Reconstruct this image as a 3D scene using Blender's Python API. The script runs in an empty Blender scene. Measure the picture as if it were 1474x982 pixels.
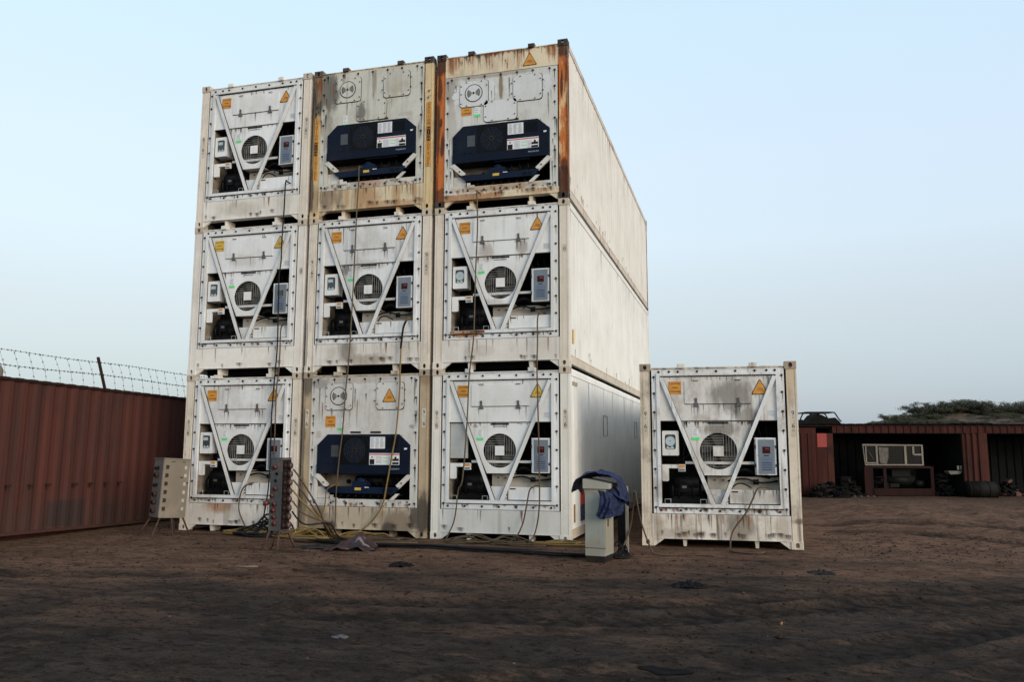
import bpy, math, random
import numpy as np
from mathutils import Vector, Matrix, noise as mnoise
from mathutils.geometry import tessellate_polygon

R = math.radians
sc = bpy.context.scene
COL = sc.collection

# ------------------------------------------------------------------ camera
yaw, pit, rol = 0.27518, 0.1295, 0.00247
fw = Vector((-math.sin(yaw)*math.cos(pit), math.cos(yaw)*math.cos(pit), math.sin(pit)))
rt = Vector((math.cos(yaw), math.sin(yaw), 0)); up = rt.cross(fw)
rt2 = rt*math.cos(rol)+up*math.sin(rol); up2 = up*math.cos(rol)-rt*math.sin(rol)
cd = bpy.data.cameras.new('camera'); cam = bpy.data.objects.new('camera', cd); COL.objects.link(cam)
M = Matrix((rt2, up2, -fw)).transposed().to_4x4(); M.translation = (2.76365, -13.31759, 1.54443)
cam.matrix_world = M
cd.sensor_width = 36; cd.lens = 36*1177.27/1474; cd.clip_start = .05; cd.clip_end = 12000
sc.camera = cam

# ------------------------------------------------------------------ light
SUN_EL, SUN_AZ = 15.0, 122.0          # azimuth clockwise from +Y
sun_dir = Vector((math.sin(R(SUN_AZ))*math.cos(R(SUN_EL)), math.cos(R(SUN_AZ))*math.cos(R(SUN_EL)), math.sin(R(SUN_EL))))
ld = bpy.data.lights.new('sun', 'SUN'); ld.energy = 1.95; ld.angle = R(34); ld.color = (1, .93, .84)
sun = bpy.data.objects.new('sun', ld); COL.objects.link(sun)
sun.rotation_euler = (-sun_dir).to_track_quat('-Z', 'Y').to_euler()

w = bpy.data.worlds.new('World'); sc.world = w; w.use_nodes = True
nt = w.node_tree; nt.nodes.clear()
N = nt.nodes.new; L = nt.links.new
out = N('ShaderNodeOutputWorld'); add = N('ShaderNodeAddShader')
b1 = N('ShaderNodeBackground'); b2 = N('ShaderNodeBackground')
sky = N('ShaderNodeTexSky'); sky.sky_type = 'NISHITA'; sky.sun_disc = False
sky.sun_elevation = R(SUN_EL); sky.sun_rotation = R(SUN_AZ); sky.dust_density = 3; sky.air_density = 1.2
L(sky.outputs[0], b1.inputs[0]); b1.inputs[1].default_value = .05
tc = N('ShaderNodeTexCoord'); sep = N('ShaderNodeSeparateXYZ'); L(tc.outputs['Generated'], sep.inputs[0])
rmp = N('ShaderNodeValToRGB'); L(sep.outputs[2], rmp.inputs[0])
SKY_STOPS = [(0.0, (.37, .435, .49)), (.076, (.455, .535, .60)), (.16, (.555, .615, .665)), (.24, (.635, .735, .80)), (.32, (.645, .755, .855)), (.48, (.60, .775, .875)), (.75, (.44, .56, .68)), (1, (.40, .50, .60))]
els = rmp.color_ramp.elements
while len(els) < len(SKY_STOPS): els.new(.5)
for e, (p_, c_) in zip(els, SKY_STOPS): e.position = p_; e.color = (*c_, 1)
# the sky is palest to the left of the stack and bluer towards the right
dot = N('ShaderNodeVectorMath'); dot.operation = 'DOT_PRODUCT'; L(tc.outputs['Generated'], dot.inputs[0]); dot.inputs[1].default_value = tuple(rt)
mr = N('ShaderNodeMapRange'); L(dot.outputs['Value'], mr.inputs[0])
mr.inputs[1].default_value = -.1; mr.inputs[2].default_value = .6; mr.inputs[3].default_value = 0; mr.inputs[4].default_value = 1
mx = N('ShaderNodeMix'); mx.data_type = 'RGBA'; mx.blend_type = 'MULTIPLY'; L(mr.outputs[0], mx.inputs[0]); L(rmp.outputs[0], mx.inputs[6]); mx.inputs[7].default_value = (.94, .955, 1.0, 1)
L(mx.outputs[2], b2.inputs[0]); b2.inputs[1].default_value = 1.0
L(b1.outputs[0], add.inputs[0]); L(b2.outputs[0], add.inputs[1]); L(add.outputs[0], out.inputs[0])
sc.view_settings.view_transform = 'Standard'; sc.view_settings.look = 'None'
sc.view_settings.exposure = 0; sc.view_settings.gamma = 1
sc.render.engine = 'CYCLES'
sc.cycles.max_bounces = 6; sc.cycles.diffuse_bounces = 3
sc.cycles.use_denoising = True

# ------------------------------------------------------------------ helpers
class MB:
    def __init__(s): s.v = []; s.f = []; s.mi = []; s.sm = []; s.fade = {}; s.M = Matrix.Identity(4)
    def add(s, vs, fs, mi=0, smooth=False):
        b = len(s.v); s.v += [tuple(s.M @ Vector(p)) for p in vs]
        for f in fs: s.f.append(tuple(b+i for i in f)); s.mi.append(mi); s.sm.append(smooth)
        return s
    def box(s, x0, x1, y0, y1, z0, z1, mi=0):
        v = [(x0,y0,z0),(x1,y0,z0),(x1,y1,z0),(x0,y1,z0),(x0,y0,z1),(x1,y0,z1),(x1,y1,z1),(x0,y1,z1)]
        return s.add(v, [(0,3,2,1),(4,5,6,7),(0,1,5,4),(1,2,6,5),(2,3,7,6),(3,0,4,7)], mi)
    def plate(s, outer, y0, y1, holes=(), mi=0, back=True):
        """prism of an XZ outline from y0 (front) to y1, with through holes"""
        loops = [list(outer)]+[list(h) for h in holes]
        flat = [p for l in loops for p in l]; n = len(flat)
        tris = tessellate_polygon([[Vector((p[0], p[1], 0)) for p in l] for l in loops])
        vs = [(p[0], y0, p[1]) for p in flat]+[(p[0], y1, p[1]) for p in flat]
        fs = []
        for a, b, c in tris:
            A, B, C = flat[a], flat[b], flat[c]
            cr = (B[0]-A[0])*(C[1]-A[1])-(B[1]-A[1])*(C[0]-A[0])
            if cr < 0: b, c = c, b
            fs.append((a, b, c))
            if back: fs.append((a+n, c+n, b+n))
        st = 0
        for li, l in enumerate(loops):
            m = len(l); ar = sum(l[i][0]*l[(i+1) % m][1]-l[(i+1) % m][0]*l[i][1] for i in range(m))
            for i in range(m):
                a, b = st+i, st+(i+1) % m
                q = (b, a, a+n, b+n)
                if (ar < 0) != (li > 0): q = q[::-1]
                fs.append(q)
            st += m
        return s.add(vs, fs, mi)
    def rect(s, x0, x1, z0, z1, y0, y1, holes=(), mi=0): return s.plate([(x0,z0),(x1,z0),(x1,z1),(x0,z1)], y0, y1, holes, mi)
    def disc(s, cx, cz, r, y0, y1, n=12, mi=0): return s.plate(circ(cx, cz, r, n), y0, y1, (), mi)
    def tube(s, pts, r, n=6, mi=0, cap=True, radii=None):
        pts = [Vector(p) for p in pts]; m = len(pts); vs = []; fs = []
        t0 = (pts[1]-pts[0]).normalized()
        ref = Vector((0,0,1)) if abs(t0.z) < .9 else Vector((1,0,0))
        nrm = t0.cross(ref).normalized()
        for i, p in enumerate(pts):
            t = (pts[min(i+1, m-1)]-pts[max(i-1, 0)])
            t = t.normalized() if t.length > 1e-9 else t0
            nrm = (nrm-t*nrm.dot(t)); nrm = nrm.normalized() if nrm.length > 1e-6 else t.orthogonal().normalized()
            bn = t.cross(nrm); rr = radii[i] if radii else r
            for k in range(n):
                a = 2*math.pi*k/n; vs.append(p+(nrm*math.cos(a)+bn*math.sin(a))*rr)
        for i in range(m-1):
            for k in range(n):
                a = i*n+k; b = i*n+(k+1) % n; fs.append((a, b, b+n, a+n))
        if cap: fs.append(tuple(range(n-1, -1, -1))); fs.append(tuple(range((m-1)*n, m*n)))
        return s.add(vs, fs, mi, True)
    def bar(s, p, q, w, d, mi=0):
        """rectangular bar between two XZ points in the front plane; w wide, y from d[0] to d[1]"""
        p, q = Vector(p), Vector(q); t = (q-p).normalized(); nn = Vector((-t.y, t.x))*w/2
        return s.plate([tuple(p-nn), tuple(q-nn), tuple(q+nn), tuple(p+nn)], d[0], d[1], (), mi)
    def drip(s, x, z, ln, w, y, mi, lean=0.0):
        """a run of dirt: a thin film that fades out downwards and sideways"""
        b = len(s.v); vs = []
        for r_, (t_, f_) in enumerate(((0, .75), (.12, 1), (.5, .7), (1, 0))):
            for c_, (d_, g_) in enumerate(((-1, 0), (0, 1), (1, 0))): s.fade[b+r_*3+c_] = f_*g_; vs.append((x+d_*w*(1-.35*t_)+lean*t_, y, z-ln*t_))
        fs = []
        for r_ in range(3):
            for c_ in range(2): a = r_*3+c_; fs.append((a, a+3, a+4, a+1))
        return s.add(vs, fs, mi)
    def text(s, txt, size, cx, cz, y, mi=0, rot=0.0, sx=1.0):
        vs, fs = text_geo(txt); ca, sa = math.cos(rot), math.sin(rot)
        P = []
        for x, z in vs:
            x, z = x*size*sx, z*size; P.append((cx+x*ca-z*sa, y, cz+x*sa+z*ca))
        return s.add(P, fs, mi)
    def build(s, name, mats, parent=None, label=None):
        me = bpy.data.meshes.new(name); me.from_pydata(s.v, [], s.f); 
        for m in (mats if isinstance(mats, (list, tuple)) else [mats]): me.materials.append(m)
        me.polygons.foreach_set('material_index', s.mi); me.polygons.foreach_set('use_smooth', s.sm)
        me.update()
        if s.fade:
            at_ = me.attributes.new('fade', 'FLOAT', 'POINT')
            for i, f in s.fade.items(): at_.data[i].value = f
        o = bpy.data.objects.new(name, me); COL.objects.link(o)
        if parent: o.parent = parent
        if label: o['label'] = label
        return o

def circ(cx, cz, r, n=20, rz=None): return [(cx+r*math.cos(2*math.pi*i/n), cz+(rz or r)*math.sin(2*math.pi*i/n)) for i in range(n)]
def rrect(x0, x1, z0, z1, r, n=4):
    P = []
    for cx, cz, a0 in ((x1-r, z0+r, -90), (x1-r, z1-r, 0), (x0+r, z1-r, 90), (x0+r, z0+r, 180)):
        for i in range(n+1):
            a = R(a0+90*i/n); P.append((cx+r*math.cos(a), cz+r*math.sin(a)))
    return P
_tx = {}
def text_geo(t):
    if t not in _tx:
        cu = bpy.data.curves.new('t', 'FONT'); cu.body = t; cu.align_x = 'CENTER'; cu.align_y = 'CENTER'; cu.resolution_u = 2
        o = bpy.data.objects.new('t', cu); COL.objects.link(o)
        dg = bpy.context.evaluated_depsgraph_get()
        me = bpy.data.meshes.new_from_object(o.evaluated_get(dg))
        _tx[t] = ([(v.co.x, v.co.y) for v in me.vertices], [tuple(p.vertices) for p in me.polygons])
        bpy.data.objects.remove(o); bpy.data.meshes.remove(me); bpy.data.curves.remove(cu)
    return _tx[t]
def empty(name, loc, rz=0, rx=0, ry=0):
    o = bpy.data.objects.new(name, None); COL.objects.link(o); o.location = loc; o.rotation_euler = (rx, ry, rz); o.empty_display_size = .2
    return o
def tag(o, label, cat, group=None):
    o['label'] = label; o['category'] = cat
    if group: o['group'] = group
    return o
def smooth_path(pts, k=5):
    pts = [Vector(p) for p in pts]; P = [pts[0]]+pts+[pts[-1]]; res = []
    for i in range(1, len(P)-2):
        a, b, c, d = P[i-1], P[i], P[i+1], P[i+2]
        for j in range(k):
            t = j/k
            res.append(.5*((2*b)+(c-a)*t+(2*a-5*b+4*c-d)*t*t+(3*b-a-3*c+d)*t**3))
    res.append(pts[-1]); return res

# ------------------------------------------------------------------ materials
def mat(name): 
    m = bpy.data.materials.new(name); m.use_nodes = True
    t = m.node_tree; b = t.nodes['Principled BSDF']; return m, t, b
def mixc(t, fac, a, b, blend='MIX'):
    n = t.nodes.new('ShaderNodeMix'); n.data_type = 'RGBA'; n.blend_type = blend
    for i, v in ((0, fac), (6, a), (7, b)):
        if isinstance(v, bpy.types.NodeSocket): t.links.new(v, n.inputs[i])
        elif isinstance(v, (int, float)): n.inputs[i].default_value = v
        else: n.inputs[i].default_value = (*v, 1)
    return n.outputs[2]
def mth(t, op, a, b=None, clamp=False):
    n = t.nodes.new('ShaderNodeMath'); n.operation = op; n.use_clamp = clamp
    for i, v in ((0, a), (1, b)):
        if v is None: continue
        if isinstance(v, bpy.types.NodeSocket): t.links.new(v, n.inputs[i])
        else: n.inputs[i].default_value = v
    return n.outputs[0]
def noi(t, vec, scale=1.0, detail=6, off=(0,0,0), sc3=(1,1,1), rough=.6):
    mp = t.nodes.new('ShaderNodeMapping'); t.links.new(vec, mp.inputs[0]); mp.inputs['Location'].default_value = off; mp.inputs['Scale'].default_value = sc3
    n = t.nodes.new('ShaderNodeTexNoise'); t.links.new(mp.outputs[0], n.inputs['Vector']); n.inputs['Scale'].default_value = scale
    n.inputs['Detail'].default_value = detail; n.inputs['Roughness'].default_value = rough
    return n.outputs['Fac']
def rng(t, v, a, b, c=0.0, d=1.0):
    n = t.nodes.new('ShaderNodeMapRange'); n.interpolation_type = 'SMOOTHSTEP'; t.links.new(v, n.inputs[0])
    for i, x in enumerate((a, b, c, d)): n.inputs[i+1].default_value = x
    return n.outputs[0]
def bump(t, b, h, st=.3, dist=.01):
    n = t.nodes.new('ShaderNodeBump'); n.inputs['Strength'].default_value = st; n.inputs['Distance'].default_value = dist
    t.links.new(h, n.inputs['Height']); t.links.new(n.outputs[0], b.inputs['Normal'])

def paint(name, base, seed=0, dirt=.3, rust=.1, stains=(), late=(), rough=.5, grime=(.16,.13,.10), rustc=(.20,.06,.018), rust2=(.045,.018,.010), streak=1.0, tone=.12):
    """weathered sheet-metal paint in the object's own coordinates (x across, z up):
    run-down grime streaks, chips of rust with runs under them, and single stains given as (x, z, rx, rz, strength, colour)"""
    m, t, b = mat(name); co = t.nodes.new('ShaderNodeTexCoord').outputs['Object']
    o = (seed*3.7, seed*1.9, seed*5.3)
    c = mixc(t, rng(t, noi(t, co, 1.3, 5, o), .35, .7), base, tuple(x*(1-tone)*y for x, y in zip(base, (1, .985, .95))))
    # fine mottling
    c = mixc(t, rng(t, noi(t, co, 22, 4, o), .45, .75, 0, .25), c, tuple(x*.82 for x in base))
    st = noi(t, co, 1, 5, o, (16, 16, .55))
    patch = noi(t, co, .9, 3, (o[1], o[2], o[0]))
    g = mth(t, 'MULTIPLY', rng(t, st, .50, .74), rng(t, patch, .30, .66), True)
    c = mixc(t, mth(t, 'MULTIPLY', g, dirt*1.5*streak, True), c, grime)
    cl = mth(t, 'MULTIPLY', rng(t, noi(t, co, 2.4, 9, (o[2], o[0], o[1]), (1, 1, .75), .72), .47, .68), min(1, dirt*.85))
    c = mixc(t, cl, c, tuple(x*1.6 for x in grime))
    # dark specks and scratches
    sp = rng(t, noi(t, co, 38, 3, (o[1], o[0], 0)), .66, .74, 0, min(1, dirt*1.3))
    c = mixc(t, sp, c, (.05, .04, .032))
    for (sx, sz, rx, rz, stg, colr) in stains:
        s = t.nodes.new('ShaderNodeSeparateXYZ'); t.links.new(co, s.inputs[0])
        dx = mth(t, 'DIVIDE', mth(t, 'SUBTRACT', s.outputs[0], sx), rx); dz = mth(t, 'DIVIDE', mth(t, 'SUBTRACT', s.outputs[2], sz), rz)
        d2 = mth(t, 'ADD', mth(t, 'MULTIPLY', dx, dx), mth(t, 'MULTIPLY', dz, dz))
        k = mth(t, 'SUBTRACT', 1.0, mth(t, 'SQRT', d2))
        k = mth(t, 'ADD', k, mth(t, 'MULTIPLY', mth(t, 'SUBTRACT', noi(t, co, 5, 6, o, (1.6, 1, .6)), .5), 1.3))
        c = mixc(t, rng(t, k, 0, .55, 0, stg), c, colr)
    # rust: chips plus runs below them
    rn = noi(t, co, 6, 9, (o[2]+9, o[1], o[0]), (1.2, 1.2, .30), .66)
    rs = noi(t, co, 1, 6, (o[0]+4, o[1], o[2]), (26, 26, .9))
    area = noi(t, co, 1.6, 3, (o[1]+2, o[0], o[2]), (1, 1, .45))
    k = mth(t, 'ADD', mth(t, 'ADD', mth(t, 'MULTIPLY', rn, .55), mth(t, 'MULTIPLY', rs, .2)), mth(t, 'MULTIPLY', area, .35))
    th = .755-rust*.30
    rm = rng(t, k, th, th+.07)
    rc = mixc(t, rng(t, noi(t, co, 5, 7, o, (1.6, 1.6, .22), .62), .50, .66), rustc, rust2)
    c = mixc(t, rng(t, k, th-.07, th+.02, 0, .40 if rust > .02 else 0), c, tuple(min(1, x*.55+y*.75) for x, y in zip(base, rustc)))
    c = mixc(t, rm, c, rc)
    for (sx, sz, rx, rz, stg, colr) in late:
        s = t.nodes.new('ShaderNodeSeparateXYZ'); t.links.new(co, s.inputs[0])
        dx = mth(t, 'DIVIDE', mth(t, 'SUBTRACT', s.outputs[0], sx), rx); dz = mth(t, 'DIVIDE', mth(t, 'SUBTRACT', s.outputs[2], sz), rz)
        k_ = mth(t, 'SUBTRACT', 1.0, mth(t, 'SQRT', mth(t, 'ADD', mth(t, 'MULTIPLY', dx, dx), mth(t, 'MULTIPLY', dz, dz))))
        k_ = mth(t, 'ADD', k_, mth(t, 'MULTIPLY', mth(t, 'SUBTRACT', noi(t, co, 7, 6, o, (1.6, 1, .5)), .5), 1.2))
        c = mixc(t, rng(t, k_, 0, .4, 0, stg), c, colr)
    t.links.new(c, b.inputs['Base Color'])
    rr = mth(t, 'ADD', mth(t, 'MULTIPLY', rm, .35), rough); rr = mth(t, 'ADD', rr, mth(t, 'MULTIPLY', g, .2), True)
    t.links.new(rr, b.inputs['Roughness'])
    bump(t, b, mth(t, 'ADD', noi(t, co, 2.2, 4, o), mth(t, 'MULTIPLY', rm, .35)), .35, .006)
    b.inputs['Specular IOR Level'].default_value = .35 if max(base) > .1 else .10
    return m
def plain(name, col, rough=.55, metal=0, var=.25, scale=9, bmp=.15):
    m, t, b = mat(name); co = t.nodes.new('ShaderNodeTexCoord').outputs['Object']
    c = mixc(t, rng(t, noi(t, co, scale, 6), .35, .7), col, tuple(x*(1-var) for x in col))
    t.links.new(c, b.inputs['Base Color']); b.inputs['Roughness'].default_value = rough; b.inputs['Metallic'].default_value = metal
    if max(col) < .06: b.inputs['Specular IOR Level'].default_value = .10   # dull, dusty
    if bmp: bump(t, b, noi(t, co, scale*3, 4), bmp, .004)
    return m

def film(name, col, gain=1.0):
    m, t, b = mat(name); co = t.nodes.new('ShaderNodeTexCoord').outputs['Object']
    a = t.nodes.new('ShaderNodeAttribute'); a.attribute_name = 'fade'
    k = mth(t, 'MULTIPLY', a.outputs['Fac'], rng(t, noi(t, co, 1, 5, (2, 3, 1), (60, 60, 4)), .30, .62, .25, gain), True)
    b.inputs['Base Color'].default_value = (*col, 1); b.inputs['Roughness'].default_value = .75
    tr = t.nodes.new('ShaderNodeBsdfTransparent'); mx_ = t.nodes.new('ShaderNodeMixShader'); o = [n for n in t.nodes if n.type == 'OUTPUT_MATERIAL'][0]
    t.links.new(k, mx_.inputs[0]); t.links.new(tr.outputs[0], mx_.inputs[1]); t.links.new(b.outputs[0], mx_.inputs[2]); t.links.new(mx_.outputs[0], o.inputs[0])
    return m
DRIP = film('grime_run', (.055, .042, .031), .92); RDRIP = film('rust_run', (.30, .105, .028), .95); KDRIP = film('black_run', (.022, .019, .017), .95)
BLACK = plain('black_rubber', (.012, .012, .013), .6)
DARK = plain('dark_machinery', (.0065, .0065, .0075), .5, 0, .5, 14)
BOLT = plain('bolt_rubber', (.035, .032, .03), .6, 0, .4)
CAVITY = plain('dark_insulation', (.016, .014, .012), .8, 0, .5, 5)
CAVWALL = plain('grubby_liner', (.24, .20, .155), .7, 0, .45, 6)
GALV = plain('galvanised_bar', (.40, .40, .39), .45, .3, .3)
STEEL = plain('worn_steel', (.13, .125, .12), .45, .3, .4)
FANWIRE = plain('guard_wire', (.30, .295, .27), .45, .0, .25)
FANBLK = plain('fan_black', (.075, .068, .060), .7, 0, .5, 8)  # dark fan blades and the disc behind them
BLUE = paint('navy_paint', (.0055, .0100, .0235), 3, .14, .03, rough=.5, grime=(.030, .028, .027))
BLUEBEAM = paint('navy_beam_paint', (.006, .0135, .034), 5, .14, .03, rough=.5, grime=(.030, .028, .027))
CTLGREY = plain('control_panel_grey', (.17, .20, .235), .45, 0, .2, 5)
CTLBLUE = plain('keypad_blue', (.12, .16, .235), .4, 0, .15)
REDLCD = plain('dark_red_display', (.045, .014, .016), .25, 0, .3)
ORANGE = plain('faded_orange_sticker', (.62, .27, .035), .55, 0, .22, 12, 0)
YELLOWST = plain('faded_yellow_sticker', (.66, .42, .06), .55, 0, .22, 12, 0)
LETTER = plain('sticker_black', (.02, .017, .015), .6, 0, .2, 20, 0)
FADEDLET = plain('faded_lettering', (.17, .075, .02), .6, 0, .2, 20, 0)
WHITEST = plain('white_sticker', (.72, .73, .74), .5, 0, .12, 20, 0)
GREENST = plain('green_sticker', (.13, .72, .22), .5, 0, .15, 20, 0)
TXTGREY = plain('print_grey', (.30, .31, .35), .6, 0, .2, 20, 0)
PALELET = plain('pale_blue_lettering', (.35, .48, .62), .5, 0, .2, 20, 0)
REDPR = plain('red_print', (.50, .05, .03), .5, 0, .2, 20, 0)
GLASS = plain('dial_glass', (.05, .06, .065), .12, 0, .2, 6, 0)
DIAL = plain('dial_card', (.42, .50, .52), .4, 0, .2, 6, 0)
GREYPLATE = plain('grey_cover', (.42, .43, .42), .5, 0, .15, 4)

# ------------------------------------------------------------------ ground
def vnoise(x, y, seed):
    """value noise, numpy arrays"""
    xi = np.floor(x).astype(np.int64); yi = np.floor(y).astype(np.int64); xf = x-xi; yf = y-yi
    u = xf*xf*(3-2*xf); v = yf*yf*(3-2*yf)
    def h(a, b):
        n = (a*374761393+b*668265263+seed*974634777) & 0xffffffff
        n = ((n ^ (n >> 13))*1274126177) & 0xffffffff
        return ((n ^ (n >> 16)) & 0xffff)/65535.0
    return (h(xi, yi)*(1-u)+h(xi+1, yi)*u)*(1-v)+(h(xi, yi+1)*(1-u)+h(xi+1, yi+1)*u)*v
def fbm(x, y, s, seed, o=4):
    r = 0; a = .5
    for i in range(o): r = r+a*(vnoise(x*s, y*s, seed+i)-.5); s *= 2.07; a *= .5
    return r
TRACKS = [  # centre line, half width, depth, tread
    ([(-1.5,-5.6),(.4,-5.35),(1.9,-5.05),(3.2,-4.15),(4.6,-3.45),(6.6,-2.5),(10,-1.0)], .22, .022, .26),
    ([(-1.2,-6.3),(.5,-6.0),(1.9,-5.75),(3.2,-4.8),(4.6,-4.05),(6.8,-3.0),(10.5,-1.6)], .22, .022, .26),
    ([(.9,-8.2),(2.25,-7.35),(3.1,-6.75),(3.95,-6.0),(4.8,-5.15),(5.8,-4.35),(7.8,-3.0)], .25, .030, .22),
    ([(2.2,-9.2),(3.3,-8.1),(4.2,-7.2),(5.2,-6.2),(6.4,-5.2),(8.4,-3.9)], .25, .030, .22),
    ([(4.4,3.0),(6.0,2.3),(7.4,1.4),(9.5,-.2),(12,-2)], .26, .03, .25),
    ([(4.3,4.4),(6.4,3.9),(8.2,3.0),(10.8,1.3),(13,-.5)], .26, .03, .25),
    ([(-9,-6.5),(-6,-5.2),(-3.5,-4.4),(-1.2,-4.3),(1,-5.2)], .26, .016, .3),
    ([(-8,-8.5),(-5,-6.9),(-2.2,-6.2),(.2,-6.6),(1.6,-7.6)], .26, .016, .3),
]
def lines(a, b, core0, core1, fine, grow, lo, hi):
    core = list(np.arange(core0, core1+1e-6, fine)); l = []; s = fine; x = core0
    while x > lo: s *= grow; x -= s; l.append(x)
    rr = []; s = fine; x = core[-1]
    while x < hi: s *= grow; x += s; rr.append(x)
    return np.array(l[::-1]+core+rr)
gx = lines(0, 0, -8.5, 7.5, .04, 1.06, -5000, 5000); gy = lines(0, 0, -9.6, 1.0, .04, 1.035, -3000, 6000)
X, Y = np.meshgrid(gx, gy); near = np.clip(1-(np.hypot(X-1, Y+3)-16)/25, 0, 1)
Z = (.035*fbm(X, Y, .55, 3, 3)+.016*fbm(X, Y, 2.2, 9, 4)+.018*np.abs(fbm(X, Y*1.2, 4, 21, 4))+.024*fbm(X, Y, 12, 41, 2))*near
bank = np.clip((X-3.2)/1.5, 0, 1)*np.clip((Y-1.0)/2.5, 0, 1)*np.clip((14.2-Y)/2.5, 0, 1)*np.clip((26-X)/8, 0, 1)   # churned low bank before the shed
Z = Z+bank*(.10+.30*np.abs(fbm(X-.35*Y, Y+.35*X, .55, 61, 4))+.16*fbm(X, Y, 1.6, 71, 4))
TD = np.zeros_like(X); TR = np.zeros_like(X)
for path, hw, dep, per in TRACKS:
    dep *= 1.15
    P = np.array([(p.x, p.y) for p in smooth_path([(a, b, 0) for a, b in path], 10)])
    best = np.full(X.shape, 9.0); arc = np.zeros_like(X); acc = 0
    for i in range(len(P)-1):
        a, b = P[i], P[i+1]; d = b-a; Ln = np.hypot(*d)
        t = np.clip(((X-a[0])*d[0]+(Y-a[1])*d[1])/Ln**2, 0, 1)
        sx = X-a[0]-t*d[0]; sy = Y-a[1]-t*d[1]; ds = np.hypot(sx, sy)
        sg = np.sign(d[0]*sy-d[1]*sx); k = ds < np.abs(best); best = np.where(k, ds*sg, best); arc = np.where(k, acc+t*Ln, arc); acc += Ln
    q = np.abs(best)/hw; wob = .55+.9*vnoise(arc*.8, best*0+per*50, 4)
    inside = np.clip(1.25-q, 0, 1)**.7*wob
    tread = np.sin((arc+np.abs(best)*.8)/per*2*np.pi)
    Z += -dep*np.clip(inside, 0, 1)*.8+dep*.7*np.exp(-((q-1.35)/.25)**2)*wob+dep*.40*tread*np.clip(1.05-q, 0, 1)**.5*np.clip(wob-.5, 0, 1)
    stren = .45 if path[0][0] < -5 else 1.0
    TR = np.maximum(TR, np.clip(1.3-q, 0, 1)*np.clip(wob*.9, 0, 1)*stren)
    TD = np.where(q < 1.1, np.clip(tread*.9, -1, 1)*np.clip(wob-.35, 0, 1)*stren, TD)
# level the strip that carries the containers
flat = np.clip(1-np.maximum(np.abs(X+1.8)-6.2, np.maximum(-.35-Y, Y-13))/.9, 0, 1)
Z = Z*(1-flat*.75)-.012*flat
def zg(x, y):
    i = int(np.clip(np.searchsorted(gx, x)-1, 0, len(gx)-2)); j = int(np.clip(np.searchsorted(gy, y)-1, 0, len(gy)-2))
    u = (x-gx[i])/(gx[i+1]-gx[i]); v = (y-gy[j])/(gy[j+1]-gy[j])
    return float((Z[j, i]*(1-u)+Z[j, i+1]*u)*(1-v)+(Z[j+1, i]*(1-u)+Z[j+1, i+1]*u)*v)
vs = np.stack([X, Y, Z], -1).reshape(-1, 3); ny, nx = X.shape
idx = np.arange(nx*ny).reshape(ny, nx); fc = np.stack([idx[:-1,:-1], idx[:-1,1:], idx[1:,1:], idx[1:,:-1]], -1).reshape(-1, 4)
me = bpy.data.meshes.new('ground'); me.vertices.add(len(vs)); me.vertices.foreach_set('co', vs.ravel())
me.loops.add(fc.size); me.loops.foreach_set('vertex_index', fc.ravel().astype(np.int32)); me.polygons.add(len(fc))
me.polygons.foreach_set('loop_start', (np.arange(len(fc))*4).astype(np.int32)); me.polygons.foreach_set('use_smooth', np.ones(len(fc), bool)); me.update(); me.validate()
at = me.attributes.new('wheel_track', 'FLOAT', 'POINT'); at.data.foreach_set('value', TR.ravel().astype(np.float32))
at = me.attributes.new('tread', 'FLOAT', 'POINT'); at.data.foreach_set('value', TD.ravel().astype(np.float32))
ground = bpy.data.objects.new('ground', me); COL.objects.link(ground); ground['kind'] = 'structure'
m, t, b = mat('trodden_earth'); co = t.nodes.new('ShaderNodeTexCoord').outputs['Object']
red = (.222, .130, .088); drk = (.043, .033, .028); grey = (.073, .057, .048)
sp = t.nodes.new('ShaderNodeSeparateXYZ'); t.links.new(co, sp.inputs[0])
# oily, blackened yard earth with the cleaner red soil along the containers
zone = mth(t, 'ADD', mth(t, 'MULTIPLY', sp.outputs[1], -.10), mth(t, 'MULTIPLY', sp.outputs[0], .028))
zone = mth(t, 'ADD', zone, mth(t, 'MULTIPLY', mth(t, 'SUBTRACT', noi(t, co, .55, 6, (3, 1, 0), (.7, 1.5, 1)), .5), 1.5))
zn = rng(t, zone, .17, .62)
c = mixc(t, rng(t, noi(t, co, 1.7, 8, (1, 4, 2), (.8, 1.3, 1), .7), .38, .66), red, tuple(x*.62 for x in red))
cd_ = mixc(t, rng(t, noi(t, co, 2.1, 8, (7, 4, 2), (.8, 1.4, 1), .7), .36, .64), grey, drk)
c = mixc(t, zn, c, cd_)
oil = rng(t, noi(t, co, 1.0, 7, (11, 2, 5), (.6, 1.5, 1), .65), .56, .68, 0, .75); c = mixc(t, oil, c, (.026, .022, .020))
atn = t.nodes.new('ShaderNodeAttribute'); atn.attribute_name = 'wheel_track'
c = mixc(t, mth(t, 'MULTIPLY', atn.outputs['Fac'], .62), c, (.024, .020, .0175))
atd = t.nodes.new('ShaderNodeAttribute'); atd.attribute_name = 'tread'
c = mixc(t, rng(t, atd.outputs['Fac'], .05, .6, 0, .28), c, (.070, .056, .048)); c = mixc(t, rng(t, atd.outputs['Fac'], -.05, -.6, 0, .40), c, (.013, .011, .0095))
pale = rng(t, noi(t, co, 1.3, 9, (2, 9, 5), (.7, 1.6, 1), .72), .60, .74, 0, .5); c = mixc(t, pale, c, (.12, .085, .065))
far = rng(t, sp.outputs[1], 6, 14, 0, .6); c = mixc(t, far, c, (.095, .062, .045))
sand = rng(t, sp.outputs[0], -7.6, -8.4, 0, .55); c = mixc(t, sand, c, (.15, .085, .048))
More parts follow.
